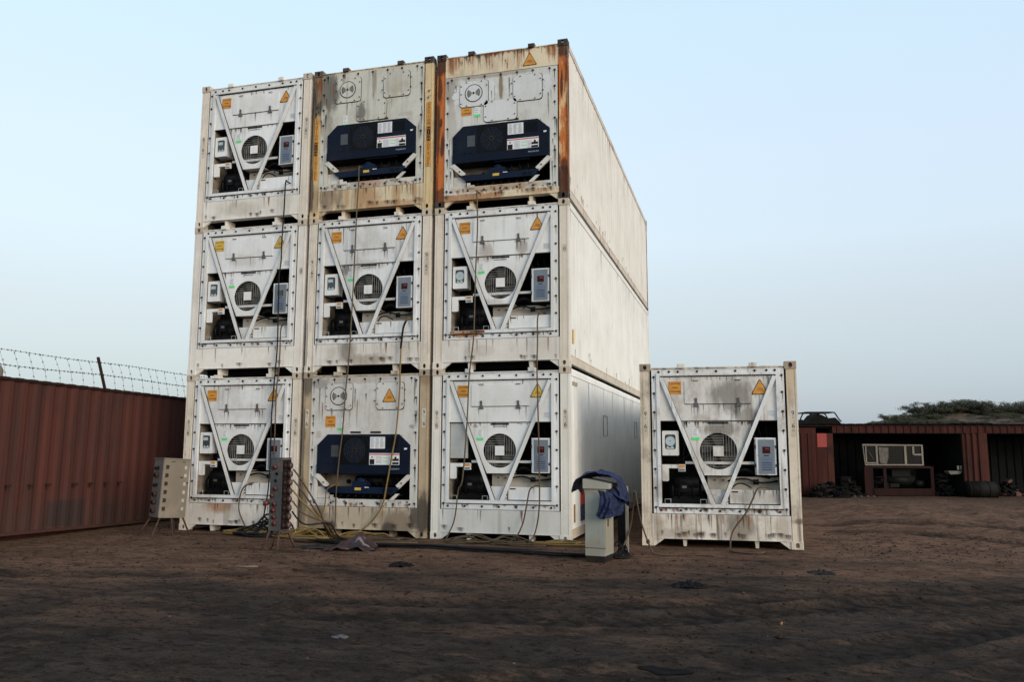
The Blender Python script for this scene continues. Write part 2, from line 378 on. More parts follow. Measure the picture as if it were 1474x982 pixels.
md_ = noi(t, co, 6.5, 9, (4, 2, 8), (.75, 1.25, 1), .74); c = mixc(t, rng(t, md_, .50, .62, 0, .72), c, (.016, .0115, .0095))
md2 = noi(t, co, 3.1, 9, (9, 2, 3), (.6, 1.3, 1), .76); c = mixc(t, rng(t, md2, .53, .66, 0, .65), c, (.150, .092, .060))
md3 = noi(t, co, 15, 6, (1, 6, 3), (.8, 1.2, 1), .7); c = mixc(t, rng(t, md3, .54, .65, 0, .66), c, (.013, .0095, .008))
gr = noi(t, co, 60, 4, (0, 0, 0), (1, 1, 1), .7); c = mixc(t, rng(t, gr, .38, .66, .0, .55), c, mixc(t, .5, c, (.008, .007, .007)))
c = mixc(t, rng(t, noi(t, co, 70, 2), .68, .75, 0, .45), c, (.19, .15, .12))
t.links.new(c, b.inputs['Base Color']); b.inputs['Roughness'].default_value = 1; b.inputs['Specular IOR Level'].default_value = .04
h = mth(t, 'ADD', mth(t, 'MULTIPLY', noi(t, co, 18, 6, (0,0,0), (1,1,1), .7), .6), mth(t, 'MULTIPLY', gr, .4)); bump(t, b, h, 1.0, .06)
me.materials.append(m)

# ------------------------------------------------------------------ refrigerated containers
W, H, LEN = 2.438, 2.896, 12.192
BODY = (.735, .70, .655); UNIT = (.73, .74, .745); CREAM = (.735, .665, .575)
RUSTST = (.34, .135, .04); SOOT = (.055, .045, .038); BROWN = (.20, .13, .075)

def casting(mb, x0, x1, y0, y1, z0, z1, side, top):
    """hollow corner casting with oval holes in the front, the outer side and the top or bottom"""
    cx, cz, cy = (x0+x1)/2, (z0+z1)/2, (y0+y1)/2; th = .026
    old = mb.M
    mb.rect(x0, x1, z0, z1, y0, y0+th, [circ(cx, cz, .030, 14, .042)])
    xs = x0 if side < 0 else x1
    # outer side face: built in a turned frame
    mb.M = old @ Matrix(((0, 1, 0, 0), (1, 0, 0, 0), (0, 0, 1, 0), (0, 0, 0, 1)))
    a, b_ = (xs, xs+th) if side < 0 else (xs-th, xs)
    mb.plate([(y0+th, z0), (y1, z0), (y1, z1), (y0+th, z1)], a, b_, [circ(cy, cz, .028, 12, .038)])
    mb.M = old @ Matrix(((1, 0, 0, 0), (0, 0, 1, 0), (0, 1, 0, 0), (0, 0, 0, 1)))
    a, b_ = (z1-th, z1) if top else (z0, z0+th)
    xa, xb = (x0+th, x1) if side < 0 else (x0, x1-th)
    mb.plate([(xa, y0+th), (xb, y0+th), (xb, y1), (xa, y1)], a, b_, [circ((xa+xb)/2, cy, .05, 12, .03)])
    mb.M = old
    # inner walls
    if side < 0: mb.box(x1-.012, x1, y0+th, y1, z0+th, z1-th)
    else: mb.box(x0, x0+.012, y0+th, y1, z0+th, z1-th)
    mb.box(x0+th, x1-th, y1-.012, y1, z0+th, z1-th)
    if top: mb.box(xa+.001, xb-.001, y0+th, y1-.013, z0, z0+.012)
    else: mb.box(xa+.001, xb-.001, y0+th, y1-.013, z1-.012, z1)

def body(root, k, pm, bm, um, sm, sides=True, tallhead=False, low=False):
    """shell of the container: posts, castings, rails, walls. pm posts, bm sill/body, sm side wall"""
    pl, pr = pm
    for nm, x0, mt, sd in (('corner_post', 0, pl, -1), ('corner_post', W-.165, pr, 1)):
        p = MB(); p.box(x0+.004, x0+.161, .012, .15, .118, H-.118)
        xo = x0+.02 if sd < 0 else x0+.105
        p.box(xo+.03, xo+.036, .006, .013, .13, H-.13)      # pressed fold of the post
        p.box(x0+.153 if sd < 0 else x0+.006, x0+.159 if sd < 0 else x0+.012, .006, .013, .13, H-.13)
        p.build(nm, mt, root)
    for side, x0, x1, mt in ((-1, 0, .178, pl), (1, W-.178, W, pr)):
        for top, z0, z1 in ((False, 0, .118), (True, H-.118, H)):
            c = MB(); casting(c, x0, x1, 0, .162, z0, z1, side, top)
            c.build('corner_casting', CAST[k] if top or k in ('c33',) else mt, root)
            cb = MB(); cb.box(x0, x1, LEN-.162, LEN, z0, z1); cb.build('corner_casting', CAST[k], root)
    for x0 in (0, W-.15):
        p = MB(); p.box(x0+.004, x0+.146, LEN-.15, LEN-.012, .118, H-.118); p.build('rear_post', pr, root)
    # header, top rails, roof
    hd = MB(); zt = 2.44 if tallhead else 2.795
    hd.box(.165, W-.165, .018, .15, zt, 2.832); hd.box(.165, W-.165, .010, .019, 2.816, 2.832)
    if tallhead:
        rd = random.Random(5)
        for i in range(34): hd.drip(rd.uniform(.2, W-.2), 2.815, rd.uniform(.05, .36), rd.uniform(.008, .03), .0165, rd.choice((2, 2, 1)))
        for x in (.30, .25, .95, 1.0, 2.1, 2.2): hd.drip(x, 2.815, .36, .03, .0162, 2)
        hd.drip(1.30, 2.66, .12, .012, .016, 2); hd.drip(1.30, 2.66, .05, .02, .0158, 3)
    rd = random.Random(sum(map(ord, k))+3)
    for i in range(int(40*SPEC[k]['d'])+10): hd.drip(rd.uniform(.18, W-.18), 2.814, rd.uniform(.010, .014 if not tallhead else .1), rd.uniform(.02, .09), .0164, rd.choice((1, 1, 3, 2)))
    hd.build('header', [bm, DRIP, RDRIP, KDRIP], root)
    for x0, x1 in ((.604, .722), (1.724, 1.842)):
        q = MB(); q.box(x0, x1, -.012, .10, 2.815, 2.887); q.box(x0+.012, x1-.012, -.018, -.011, 2.825, 2.877); q.build('lifting_block', CAST[k] if k in ('c33', 'c23') else bm, root)
    rf = MB(); rf.box(.05, W-.05, .15, LEN-.03, 2.77, 2.828); rf.build('roof', sm, root)
    for sgn, xs in ((-1, 0), (1, W)):
        s = MB(); i = .004
        x_ = lambda d: xs+d if sgn < 0 else xs-d
        # top and bottom side rails
        def bx(d0, d1, y0, y1, z0, z1):
            a, b_ = sorted((x_(d0), x_(d1))); s.box(a, b_, y0, y1, z0, z1)
        bx(.004, .07, .162, LEN-.162, 2.76, 2.868); bx(.0, .012, .162, LEN-.162, 2.75, 2.768)
        s.build('top_rail', RAIL[k] if k == 'c33' else sm, root)
        s = MB(); bx(.006, .08, .162, LEN-.162, .055, .20); bx(.001, .05, .162, LEN-.162, .192, .206); bx(.0, .05, .162, LEN-.162, .05, .062); s.build('bottom_rail', RAIL[k], root)
        # side wall of flat sheet with narrow pressed ribs
        s = MB(); ys = [.15]; ds = [.012]; y = .32
        while y < LEN-.3:
            for dy, dd in ((0, .012), (.016, .0165), (.040, .0165), (.056, .012)): ys.append(y+dy); ds.append(dd)
            y += .305
        ys.append(LEN-.15); ds.append(.012); n = len(ys)
        vv = [(x_(d), yy, .206) for d, yy in zip(ds, ys)]+[(x_(d), yy, 2.75) for d, yy in zip(ds, ys)]
        s.add(vv, [((j, j+1, j+1+n, j+n) if sgn > 0 else (j+1, j, j+n, j+1+n)) for j in range(n-1)])
        if sgn > 0:
            rd = random.Random(sum(map(ord, k))+11); s.M = Matrix(((0, -1, 0, W), (1, 0, 0, 0), (0, 0, 1, 0), (0, 0, 0, 1))); dd = SPEC[k]['d']
            for i in range(int(36*dd)+8): s.drip(rd.uniform(.2, LEN-.3), 2.748, rd.uniform(.10, .9), rd.uniform(.010, .05), .0105, 2 if rd.random() < (.55 if k == 'c33' else .2) else 1)
            for i in range(int(20*dd)+4): s.drip(rd.uniform(.2, LEN-.3), rd.uniform(.5, 2.4), rd.uniform(.06, .5), rd.uniform(.006, .02), .0103, rd.choice((1, 1, 2, 3)))
            for i in range(int(32*dd)+6): s.drip(rd.uniform(.2, LEN-.3), rd.uniform(.26, .5), rd.uniform(.05, .25), rd.uniform(.02, .10), .0101, rd.choice((1, 1, 2)))
        s.build('side_wall', [sm, DRIP, RDRIP, KDRIP], root)
    e = MB(); e.box(.15, W-.15, LEN-.08, LEN-.03, .12, 2.79); e.build('rear_doors', sm, root)
    u = MB(); u.box(.08, W-.08, .15, LEN-.1, .15, .19)
    for j in range(14): u.box(.08, W-.08, .5+j*.85, .56+j*.85, .03, .15)
    u.build('floor_frame', DARK, root)
    # sill, gussets, forklift struts
    zs = .225 if low else .50
    s = MB(); s.box(.165, W-.165, .012, .15, .114, zs); s.box(.165, W-.165, .004, .013, .114, .124)
    rd = random.Random(sum(map(ord, k))); dd = SPEC[k]['d']
    for i in range(int(22*dd)+3):
        s.drip(rd.uniform(.2, W-.2), zs-.002, rd.uniform(.08, zs-.15), rd.uniform(.008, .03), .0105, rd.choice((1, 1, 3)) if rd.random() < .75-SPEC[k]['r'] else 2)
    for i in range(int(10*dd)):
        s.drip(rd.uniform(.3, W-.5), rd.uniform(.22, zs-.03), .03*rd.random()+.008, .004, .0102, 3, rd.uniform(-.12, .12))
    for i in range(int(26*dd)): s.drip(rd.uniform(.2, W-.2), .20+.05*rd.random(), .09, rd.uniform(.02, .09), .0098, 1)
    s.build('sill', [bm, DRIP, RDRIP, KDRIP], root)
    for a in (0, 1):
        g = MB(); pts = [(.178, .002), (.20, .002), (.35, .112), (.178, .112)]
        if a: pts = [(W-x, z) for x, z in pts][::-1]
        g.plate(pts, .016, .06); g.build('gusset', bm, root)
    for x0 in (.632, 1.725):
        g = MB(); g.plate([(x0+.012, .0), (x0+.058, .0), (x0+.066, .114), (x0, .114)], .05, .30); g.build('fork_strut', bm, root)

def bolts(mb, pts, y, r=.019, mi=1):
    for x, z in pts: mb.disc(x, z, r, y-.012, y, 8, mi); mb.disc(x+.003, z-.003, r*.5, y-.022, y-.012, 6, mi)

def sign_caution(root, x0, z1, kind=ORANGE, w=.2):
    s = MB(); y = .029; s.rect(x0, x0+w, z1-.205, z1, y-.003, y)
    for i, tx in enumerate(('CAUTION', 'HIGH', 'CONTAINER')): s.text(tx, .042, x0+w/2, z1-.038-i*.064, y-.0045, 1, 0, .9 if i < 2 else .78)
    s.build('caution_sticker', [kind, LETTER], root)
def sign_tri(root, cx, z1, y=.029, kind=ORANGE, hw=.122, h=.225):
    s = MB(); r = .014
    def tri(sc_, yy0, yy1, mi):
        cz = z1-h*.64; P = []
        for a, (px, pz) in enumerate(((-hw, z1-h), (hw, z1-h), (0, z1))):
            px, pz = px*sc_, cz+(pz-cz)*sc_
            for j in (-1, 0, 1):
                an = R((210, 330, 90)[a]+j*50); P.append((cx+px*.93+r*math.cos(an), pz-(pz-cz)*.07+r*math.sin(an)))
        s.plate(P, yy0, yy1, (), mi)
    tri(1.0, y-.003, y, 1); tri(.86, y-.0045, y-.003, 0)
    s.box(cx-.045, cx+.045, y-.0055, y-.0045, z1-.155, z1-.147, 2); s.box(cx-.035, cx+.035, y-.0055, y-.0045, z1-.138, z1-.131, 2); s.box(cx-.05, cx+.05, y-.0055, y-.0045, z1-.172, z1-.165, 2)
    s.build('warning_triangle', [kind, LETTER, FADEDLET], root)
def sticker(root, x0, x1, z0, z1, y, nlines=4, green=True, mats=None):
    s = MB(); s.rect(x0, x1, z0, z1, y-.003, y, (), 0); rnd = random.Random(x0*100)
    for i in range(nlines):
        zz = z1-(i+.7)*(z1-z0)/(nlines+1.2); a = x0+.012; b_ = x1-.012-rnd.random()*(x1-x0)*.3
        s.box(a, b_, y-.0045, y-.003, zz-.004, zz+.004, 1)
    if green: s.rect(x0-.006, x1+.012, z0-.03, z0+.018, y-.006, y-.0046, (), 2)
    return s.build('inspection_sticker', mats or [WHITEST, TXTGREY, GREENST], root)
MARKPL = paint('mark_plate', (.62, .56, .47), 3.3, .5, .12)
def post_mark(root, left, txt, z, m=LETTER):
    x = .085 if left else W-.08
    s = MB(); s.plate(rrect(x-.038, x+.038, z-.10*len(txt)+.03, z+.07, .03), .0102, .013, (), 1)
    for i, ch in enumerate(txt): s.text(ch, .105, x, z-i*.10, .0098, 0)
    s.build('height_mark', [m, MARKPL], root)
def post_strip(root, left, z1, col):
    x0, x1 = (.042, .125) if left else (W-.118, W-.035); s = MB(); y = .004
    s.rect(x0, x1, z1-1.22, z1, y-.002, y, (), 0); s.rect(x0+.008, x1-.008, z1-.74, z1-.47, y-.004, y-.002, (), 1)
    cx = (x0+x1)/2
    for i, ch in enumerate('CAUTION'): s.text(ch, .07, cx, z1-.04-i*.062, y-.0035, 1)
    for i, ch in enumerate('HIGH'): s.text(ch, .07, cx, z1-.51-i*.064, y-.0055, 0)
    for i, ch in enumerate('CONTAINER'): s.text(ch, .06, cx, z1-.77-i*.051, y-.0035, 1)
    s.text("9'", .09, cx, z1+.20, y-.002, 1); s.text('6"', .09, cx, z1+.09, y-.002, 1)
    s.build('height_strip', [col, LETTER], root)

def unit_a(root, k, um, fm, rec='dial', lcd=True, plate_m=None, tri=ORANGE, cau=ORANGE, label='white', rustsill=None):
    """refrigeration end with V bracing, round condenser fan, recorder and control boxes"""
    plate_m = plate_m or um
    fr = MB(); FX0, FX1, FZ0, FZ1 = .192, 2.248, .508, 2.792; OX0, OX1, OZ0, OZ1 = .318, 2.128, .655, 2.70
    hole = [(OX0, OZ0), (OX1, OZ0), (OX1, OZ1), (OX0, OZ1)]
    fr.rect(FX0, FX1, FZ0, FZ1, .016, .05, [hole])
    fr.rect(.268, 2.178, .606, 2.732, -.004, .017, [[(.322, .66), (2.124, .66), (2.124, 2.695), (.322, 2.695)]])
    bz = (.60, .906, 1.203, 1.503, 1.811, 2.11, 2.415, 2.68); bx = (.31, .615, .92, 1.217, 1.515, 1.81, 2.115)
    bolts(fr, [(.229, z) for z in bz]+[(2.212, z) for z in bz]+[(x, 2.762) for x in bx]+[(x, .558) for x in bx]+[(.475, 2.762), (1.99, 2.762)], .016)
    fr.rect(.180, .192, .50, 2.80, .03, .05, (), 1); fr.rect(2.248, 2.262, .50, 2.80, .03, .05, (), 1); fr.rect(.192, 2.248, .498, .508, .028, .05, (), 1)
    fr.rect(.275, 2.17, .590, .606, .010, .017, (), 1); fr.rect(.34, 2.11, 2.676, 2.690, .030, .034, (), 1)
    rd = random.Random(sum(map(ord, k))+7); dd = SPEC[k]['d']
    for x, z in [(.229, z) for z in bz]+[(2.212, z) for z in bz]+[(x, 2.762) for x in bx]:
        if rd.random() < .35+dd: fr.drip(x+rd.uniform(-.006, .006), z-.01, rd.uniform(.05, .16), rd.uniform(.008, .016), .0148, rd.choice((2, 2, 4)))
    for i in range(int(60*dd)+8):   # dirt that gathers along the frame's lower edge
        fr.drip(rd.uniform(.22, 2.2), rd.uniform(.585, .605), rd.uniform(.03, .075), rd.uniform(.015, .06), .0146, rd.choice((2, 2, 3, 4)))
    for i in range(int(12*dd)+2): fr.drip(rd.uniform(.33, 2.1), 2.675, rd.uniform(.05, .4), rd.uniform(.006, .018), .0325, 2)
    for i in range(int(6*dd)+1): fr.drip(rd.uniform(.75, 1.7), 2.235, rd.uniform(.06, .25), rd.uniform(.006, .016), .0327, rd.choice((2, 4)))
    for x in (.893, 1.548):
        for q_ in range(3 if k in ('c32', 'c4', 'c11', 'c22') else 1): fr.drip(x+rd.uniform(-.05, .05), 2.2, rd.uniform(.12, .22), .012, .0323, 2)
    for i in range(int(28*dd)+5): fr.drip(rd.uniform(.68, 1.76), 1.955, rd.uniform(.03, .14), rd.uniform(.008, .03), .0385, rd.choice((2, 2, 3, 4)))
    for i in range(int(14*dd)): fr.drip(rd.uniform(1.4, 2.1), .885, rd.uniform(.05, .18), rd.uniform(.008, .02), .0435, 2)
    fr.build('unit_frame', [fm, BOLT, DRIP, RDRIP, KDRIP], root)
    if rustsill:
        q = MB(); q.rect(.32, .95, .615, .655, -.008, -.004); q.build('sill_strip', rustsill, root)
    # cavity
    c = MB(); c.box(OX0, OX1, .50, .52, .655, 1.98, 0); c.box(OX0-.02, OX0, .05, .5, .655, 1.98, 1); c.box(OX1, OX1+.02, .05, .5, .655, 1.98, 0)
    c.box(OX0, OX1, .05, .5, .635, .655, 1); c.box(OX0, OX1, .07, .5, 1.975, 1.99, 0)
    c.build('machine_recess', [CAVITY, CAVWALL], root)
    u = MB(); u.rect(OX0, OX1, 1.972, OZ1, .034, .06); u.rect(OX0, OX1, 1.958, 1.972, .030, .07, (), 1); u.build('upper_panel', [um, BOLT], root)
    d = MB(); d.rect(.714, 1.732, 2.242, 2.607, .022, .034); d.rect(.714, 1.732, 2.232, 2.242, .027, .034, (), 1)
    door = d.build('access_door', [um, BOLT], root)
    for x in (.893, 1.548):
        q = MB(); q.box(x-.035, x+.035, .014, .022, 2.598, 2.628); q.tube([(x-.04, .016, 2.614), (x+.04, .016, 2.614)], .008, 6, 1); q.build('hinge', [um, BOLT], door)
        q = MB(); q.box(x-.028, x+.028, .010, .022, 2.205, 2.26); q.rect(x-.016, x+.016, 2.255, 2.335, .008, .022); q.disc(x, 2.315, .02, .004, .010, 10); q.box(x-.042, x+.042, .012, .032, 2.196, 2.212)
        q.disc(x, 2.29, .007, .003, .008, 6, 1); q.build('latch', [STEEL, LETTER], door)
    for p, q_ in (((.345, 2.668), (1.118, .655)), ((2.105, 2.668), (1.262, .655))):
        v = MB(); v.bar(p, q_, .062, (-.006, .018)); 
        dx = .034 if p[0] < 1 else -.034
        v.bar((p[0]+dx, p[1]), (q_[0]+dx, q_[1]+.02), .006, (.0, .02), 1); v.build('brace', [fm, BOLT], root)
    # condenser panel, guard and fan
    FC = (1.217, 1.489); FR = .288
    cp = MB(); cp.plate([(.99, 1.114), (1.446, 1.114), (1.83, 1.956), (.616, 1.956)], .040, .055, [circ(*FC, FR, 40)])
    cp.rect(1.06, 1.38, 1.922, 1.95, .034, .040, (), 1)
    for x in (.70, .78, 1.60, 1.70): cp.disc(x, 1.935, .009, .032, .040, 6, 1)
    cp.plate([(.99, 1.108), (1.446, 1.108), (1.446, 1.114), (.99, 1.114)], .040, .30)
    cp.rect(1.10, 1.33, 1.885, 1.905, .037, .040, (), 2)
    cp.build('condenser_panel', [plate_m, BOLT, TXTGREY], root)
    g = MB(); hs = .079
    def clip(fixed, a, b_):
        lim = math.sqrt(max(0, (FR+.005)**2-fixed**2)); return max(a, -lim), min(b_, lim)
    for i in range(6):
        o_ = hs+.004+i*.041
        for (fx, a, b_, hor) in ((o_, -FR, hs, True), (-o_, -hs, FR, True), (o_, -hs, FR, False), (-o_, -FR, hs, False)):
            a2, b2 = clip(fx, a, b_)
            if b2-a2 < .02: continue
            if hor: g.box(FC[0]+a2, FC[0]+b2, .044, .049, FC[1]+fx-.0022, FC[1]+fx+.0022)
            else: g.box(FC[0]+fx-.0022, FC[0]+fx+.0022, .044, .049, FC[1]+a2, FC[1]+b2)
    guard = g.build('fan_guard', FANWIRE, root)
    q = MB(); q.rect(FC[0]-hs, FC[0]+hs, FC[1]-hs, FC[1]+hs, .036, .044); q.build('hub_plate', plate_m, guard)
    fb = MB(); fb.disc(*FC, FR+.02, .19, .20, 32)
    for i in range(5):
        a0 = 2*math.pi*i/5; P = [(FC[0]+r*math.cos(a0+s), FC[1]+r*math.sin(a0+s)) for r, s in ((.06, 0), (.27, -.1), (.285, .35), (.26, .75), (.06, .6))]
        fb.plate(P, .12, .13)
    fb.disc(*FC, .07, .09, .13, 16); fb.build('condenser_fan', FANBLK, root)
    sticker(root, .815, .918, 1.69, 1.845, .040, 4)
    # recorder box
    if rec == 'plate':
        q = MB(); q.rect(.33, .645, 1.36, 1.955, .05, .08); q.rect(.33, .645, 1.352, 1.36, .055, .08, (), 1); q.build('recorder_box', [GREYPLATE, BOLT], root)
    else:
        q = MB(); q.plate(rrect(.344, .604, 1.417, 1.811, .015), .035, .26, [rrect(.385, .557, 1.512, 1.752, .035)])
        q.rect(.375, .57, 1.50, 1.765, .055, .06, (), 1)
        if rec == 'dial': q.disc(.471, 1.645, .078, .050, .055, 24, 2); q.disc(.471, 1.65, .008, .046, .050, 8, 1)
        else: q.rect(.40, .50, 1.66, 1.72, .05, .055, (), 2)
        q.rect(.41, .53, 1.52, 1.545, .050, .055, (), 2); q.disc(.43, 1.555, .014, .048, .053, 8, 2); q.disc(.50, 1.552, .018, .048, .053, 8, 2)
        q.build('recorder_box', [um, GLASS, DIAL], root)
    q = MB(); q.rect(.328, .60, 1.215, 1.275, .05, .07); q.plate(rrect(.332, .438, 1.01, 1.262, .02), .046, .09); q.rect(.588, .70, 1.165, 1.278, .04, .09)
    q.rect(.60, .69, 1.225, 1.268, .037, .04, (), 1); q.rect(.60, .69, 1.175, 1.205, .037, .04, (), 2); q.build('receiver_bracket', [um, ORANGE, CTLBLUE], root)
    # compressor
    q = MB(); q.tube([(.44, .30, .86), (1.0, .30, .86)], .17, 18); q.tube([(.52, .24, .98), (.90, .24, .98)], .13, 16); q.box(.46, .98, .16, .42, .66, .80)
    q.box(.60, .74, .09, .20, .84, .96)
    for x in (.48, .58, .80, .93): q.tube([(x, .3, .86), (x+.02, .3, .86)], .19, 18)
    q.tube([(.55, .2, 1.08), (.55, .2, 1.3), (.75, .22, 1.42), (.75, .25, 1.9)], .018, 8); q.tube([(.9, .3, 1.0), (1.0, .3, 1.2), (1.2, .35, 1.25)], .02, 8)
    q.box(.36, .44, .10, .2, .66, .70); q.box(.64, .71, .083, .091, .90, .94, 1); q.build('compressor', [DARK, STEEL], root)
    q = MB()
    for x in (.37, .92): q.tube([(x, .03, .656), (x, .03, .73), (x+.09, .03, .73), (x+.09, .03, .656)], .007, 6)
    q.build('compressor_clip', GALV, root)
    q = MB(); q.box(.70, 1.76, .10, .15, 1.283, 1.325); q.build('cross_bar', um, root)
    # hoses in the recess
    rr = random.Random(sum(map(ord, k)))
    def hose(pts, r, n=6): q = MB(); q.tube(smooth_path(pts), r, n); q.build('hose', BLACK, root)
    hose([(1.35, .14, 1.02), (1.6, .10, 1.06), (1.85, .10, 1.0), (2.11, .14, 1.03)], .016)
    hose([(1.45, .2, 1.15), (1.62, .15, 1.2), (1.78, .2, 1.13), (2.0, .2, 1.08)], .03)
    for i in range(3): hose([(1.75+i*.1, .3, 1.95), (1.72+i*.12, .2, 1.82+rr.random()*.05), (1.80+i*.09, .26, 1.72)], .012, 5)
    hose([(.66, .15, 1.9), (.69, .12, 1.6), (.67, .13, 1.35), (.72, .2, 1.1)], .012, 5)
    if k in ('c4', 'c22', 'c13'): hose([(1.40, .10, .90), (1.47, .07, .97), (1.58, .06, .985), (1.70, .09, .92)], .012)
    for x in (1.755, 1.80):
        q = MB(); q.tube([(x, .13, .97), (x, .13, 1.05)], .022, 8); q.build('cable_gland', BLACK, root)
    # controller
    cb = MB(); cb.rect(1.772, 2.094, 1.124, 1.70, .045, .26); cb.rect(1.79, 2.086, 1.122, 1.69, .018, .045)
    ctl = cb.build('control_box', fm, root)
    q = MB(); q.rect(1.822, 2.066, 1.14, 1.672, .012, .018); q.rect(1.862, 2.03, 1.18, 1.40, .010, .012, (), 1)
    for i in range(4): q.box(1.875, 2.01, .0085, .010, 1.20+i*.035, 1.208+i*.035, 3)
    q.rect(1.885, 2.0, 1.455, 1.56, .008, .012, (), 2)
    if lcd: q.rect(1.925, 1.985, 1.515, 1.54, .0065, .008, (), 4)
    q.box(1.90, 1.98, .0095, .012, 1.415, 1.43, 3)
    q.build('control_panel', [CTLGREY, CTLBLUE, REDLCD if lcd else GLASS, LETTER, plain('lcd_digit_'+k, (.20, .02, .02), .4)], ctl)
    for z in (1.27, 1.56):
        for a, b_, dz_ in ((2.076, 2.096, .02), (1.768, 1.786, .03)):
            q = MB(); q.box(a, b_, .008, .03, z-dz_, z+dz_); q.build('clasp', BOLT, ctl)
    q = MB(); q.rect(1.04, OX1, .64, 1.085, .20, .22); bolts(q, [(1.15, 1.03), (1.28, 1.03), (1.6, 1.05)], .20, .014); q.build('back_plate', [plain('beige_plate_'+k, (.48, .43, .36), .6, 0, .4, 4), BOLT], root)
    q = MB(); q.rect(1.372, 2.118, .675, .887, .045, .07); q.rect(1.40, 1.50, .845, .865, .042, .045, (), 1); q.rect(1.372, 2.10, .668, .675, .05, .07, (), 1)
    bolts(q, [(1.345, .70), (1.345, .755)], .045, .010); q.build('lower_cover', [plate_m if label != 'dirty' else plate_m, LETTER], root)
    q = MB(); q.plate([(1.03, .66), (1.345, .66), (1.345, .80), (1.30, .89), (1.03, .89)], .06, .09); q.build('centre_cover', fm, root)
    sign_caution(root, .463, 2.605, cau); sign_tri(root, 1.882, 2.612, .031, tri)
    q = MB(); q.rect(1.985, 2.10, 2.03, 2.135, .0315, .034)
    for i in range(6): q.box(1.995, 2.09, .030, .0315, 2.042+i*.015, 2.047+i*.015, 1)
    q.build('data_sticker', [WHITEST, TXTGREY], root)

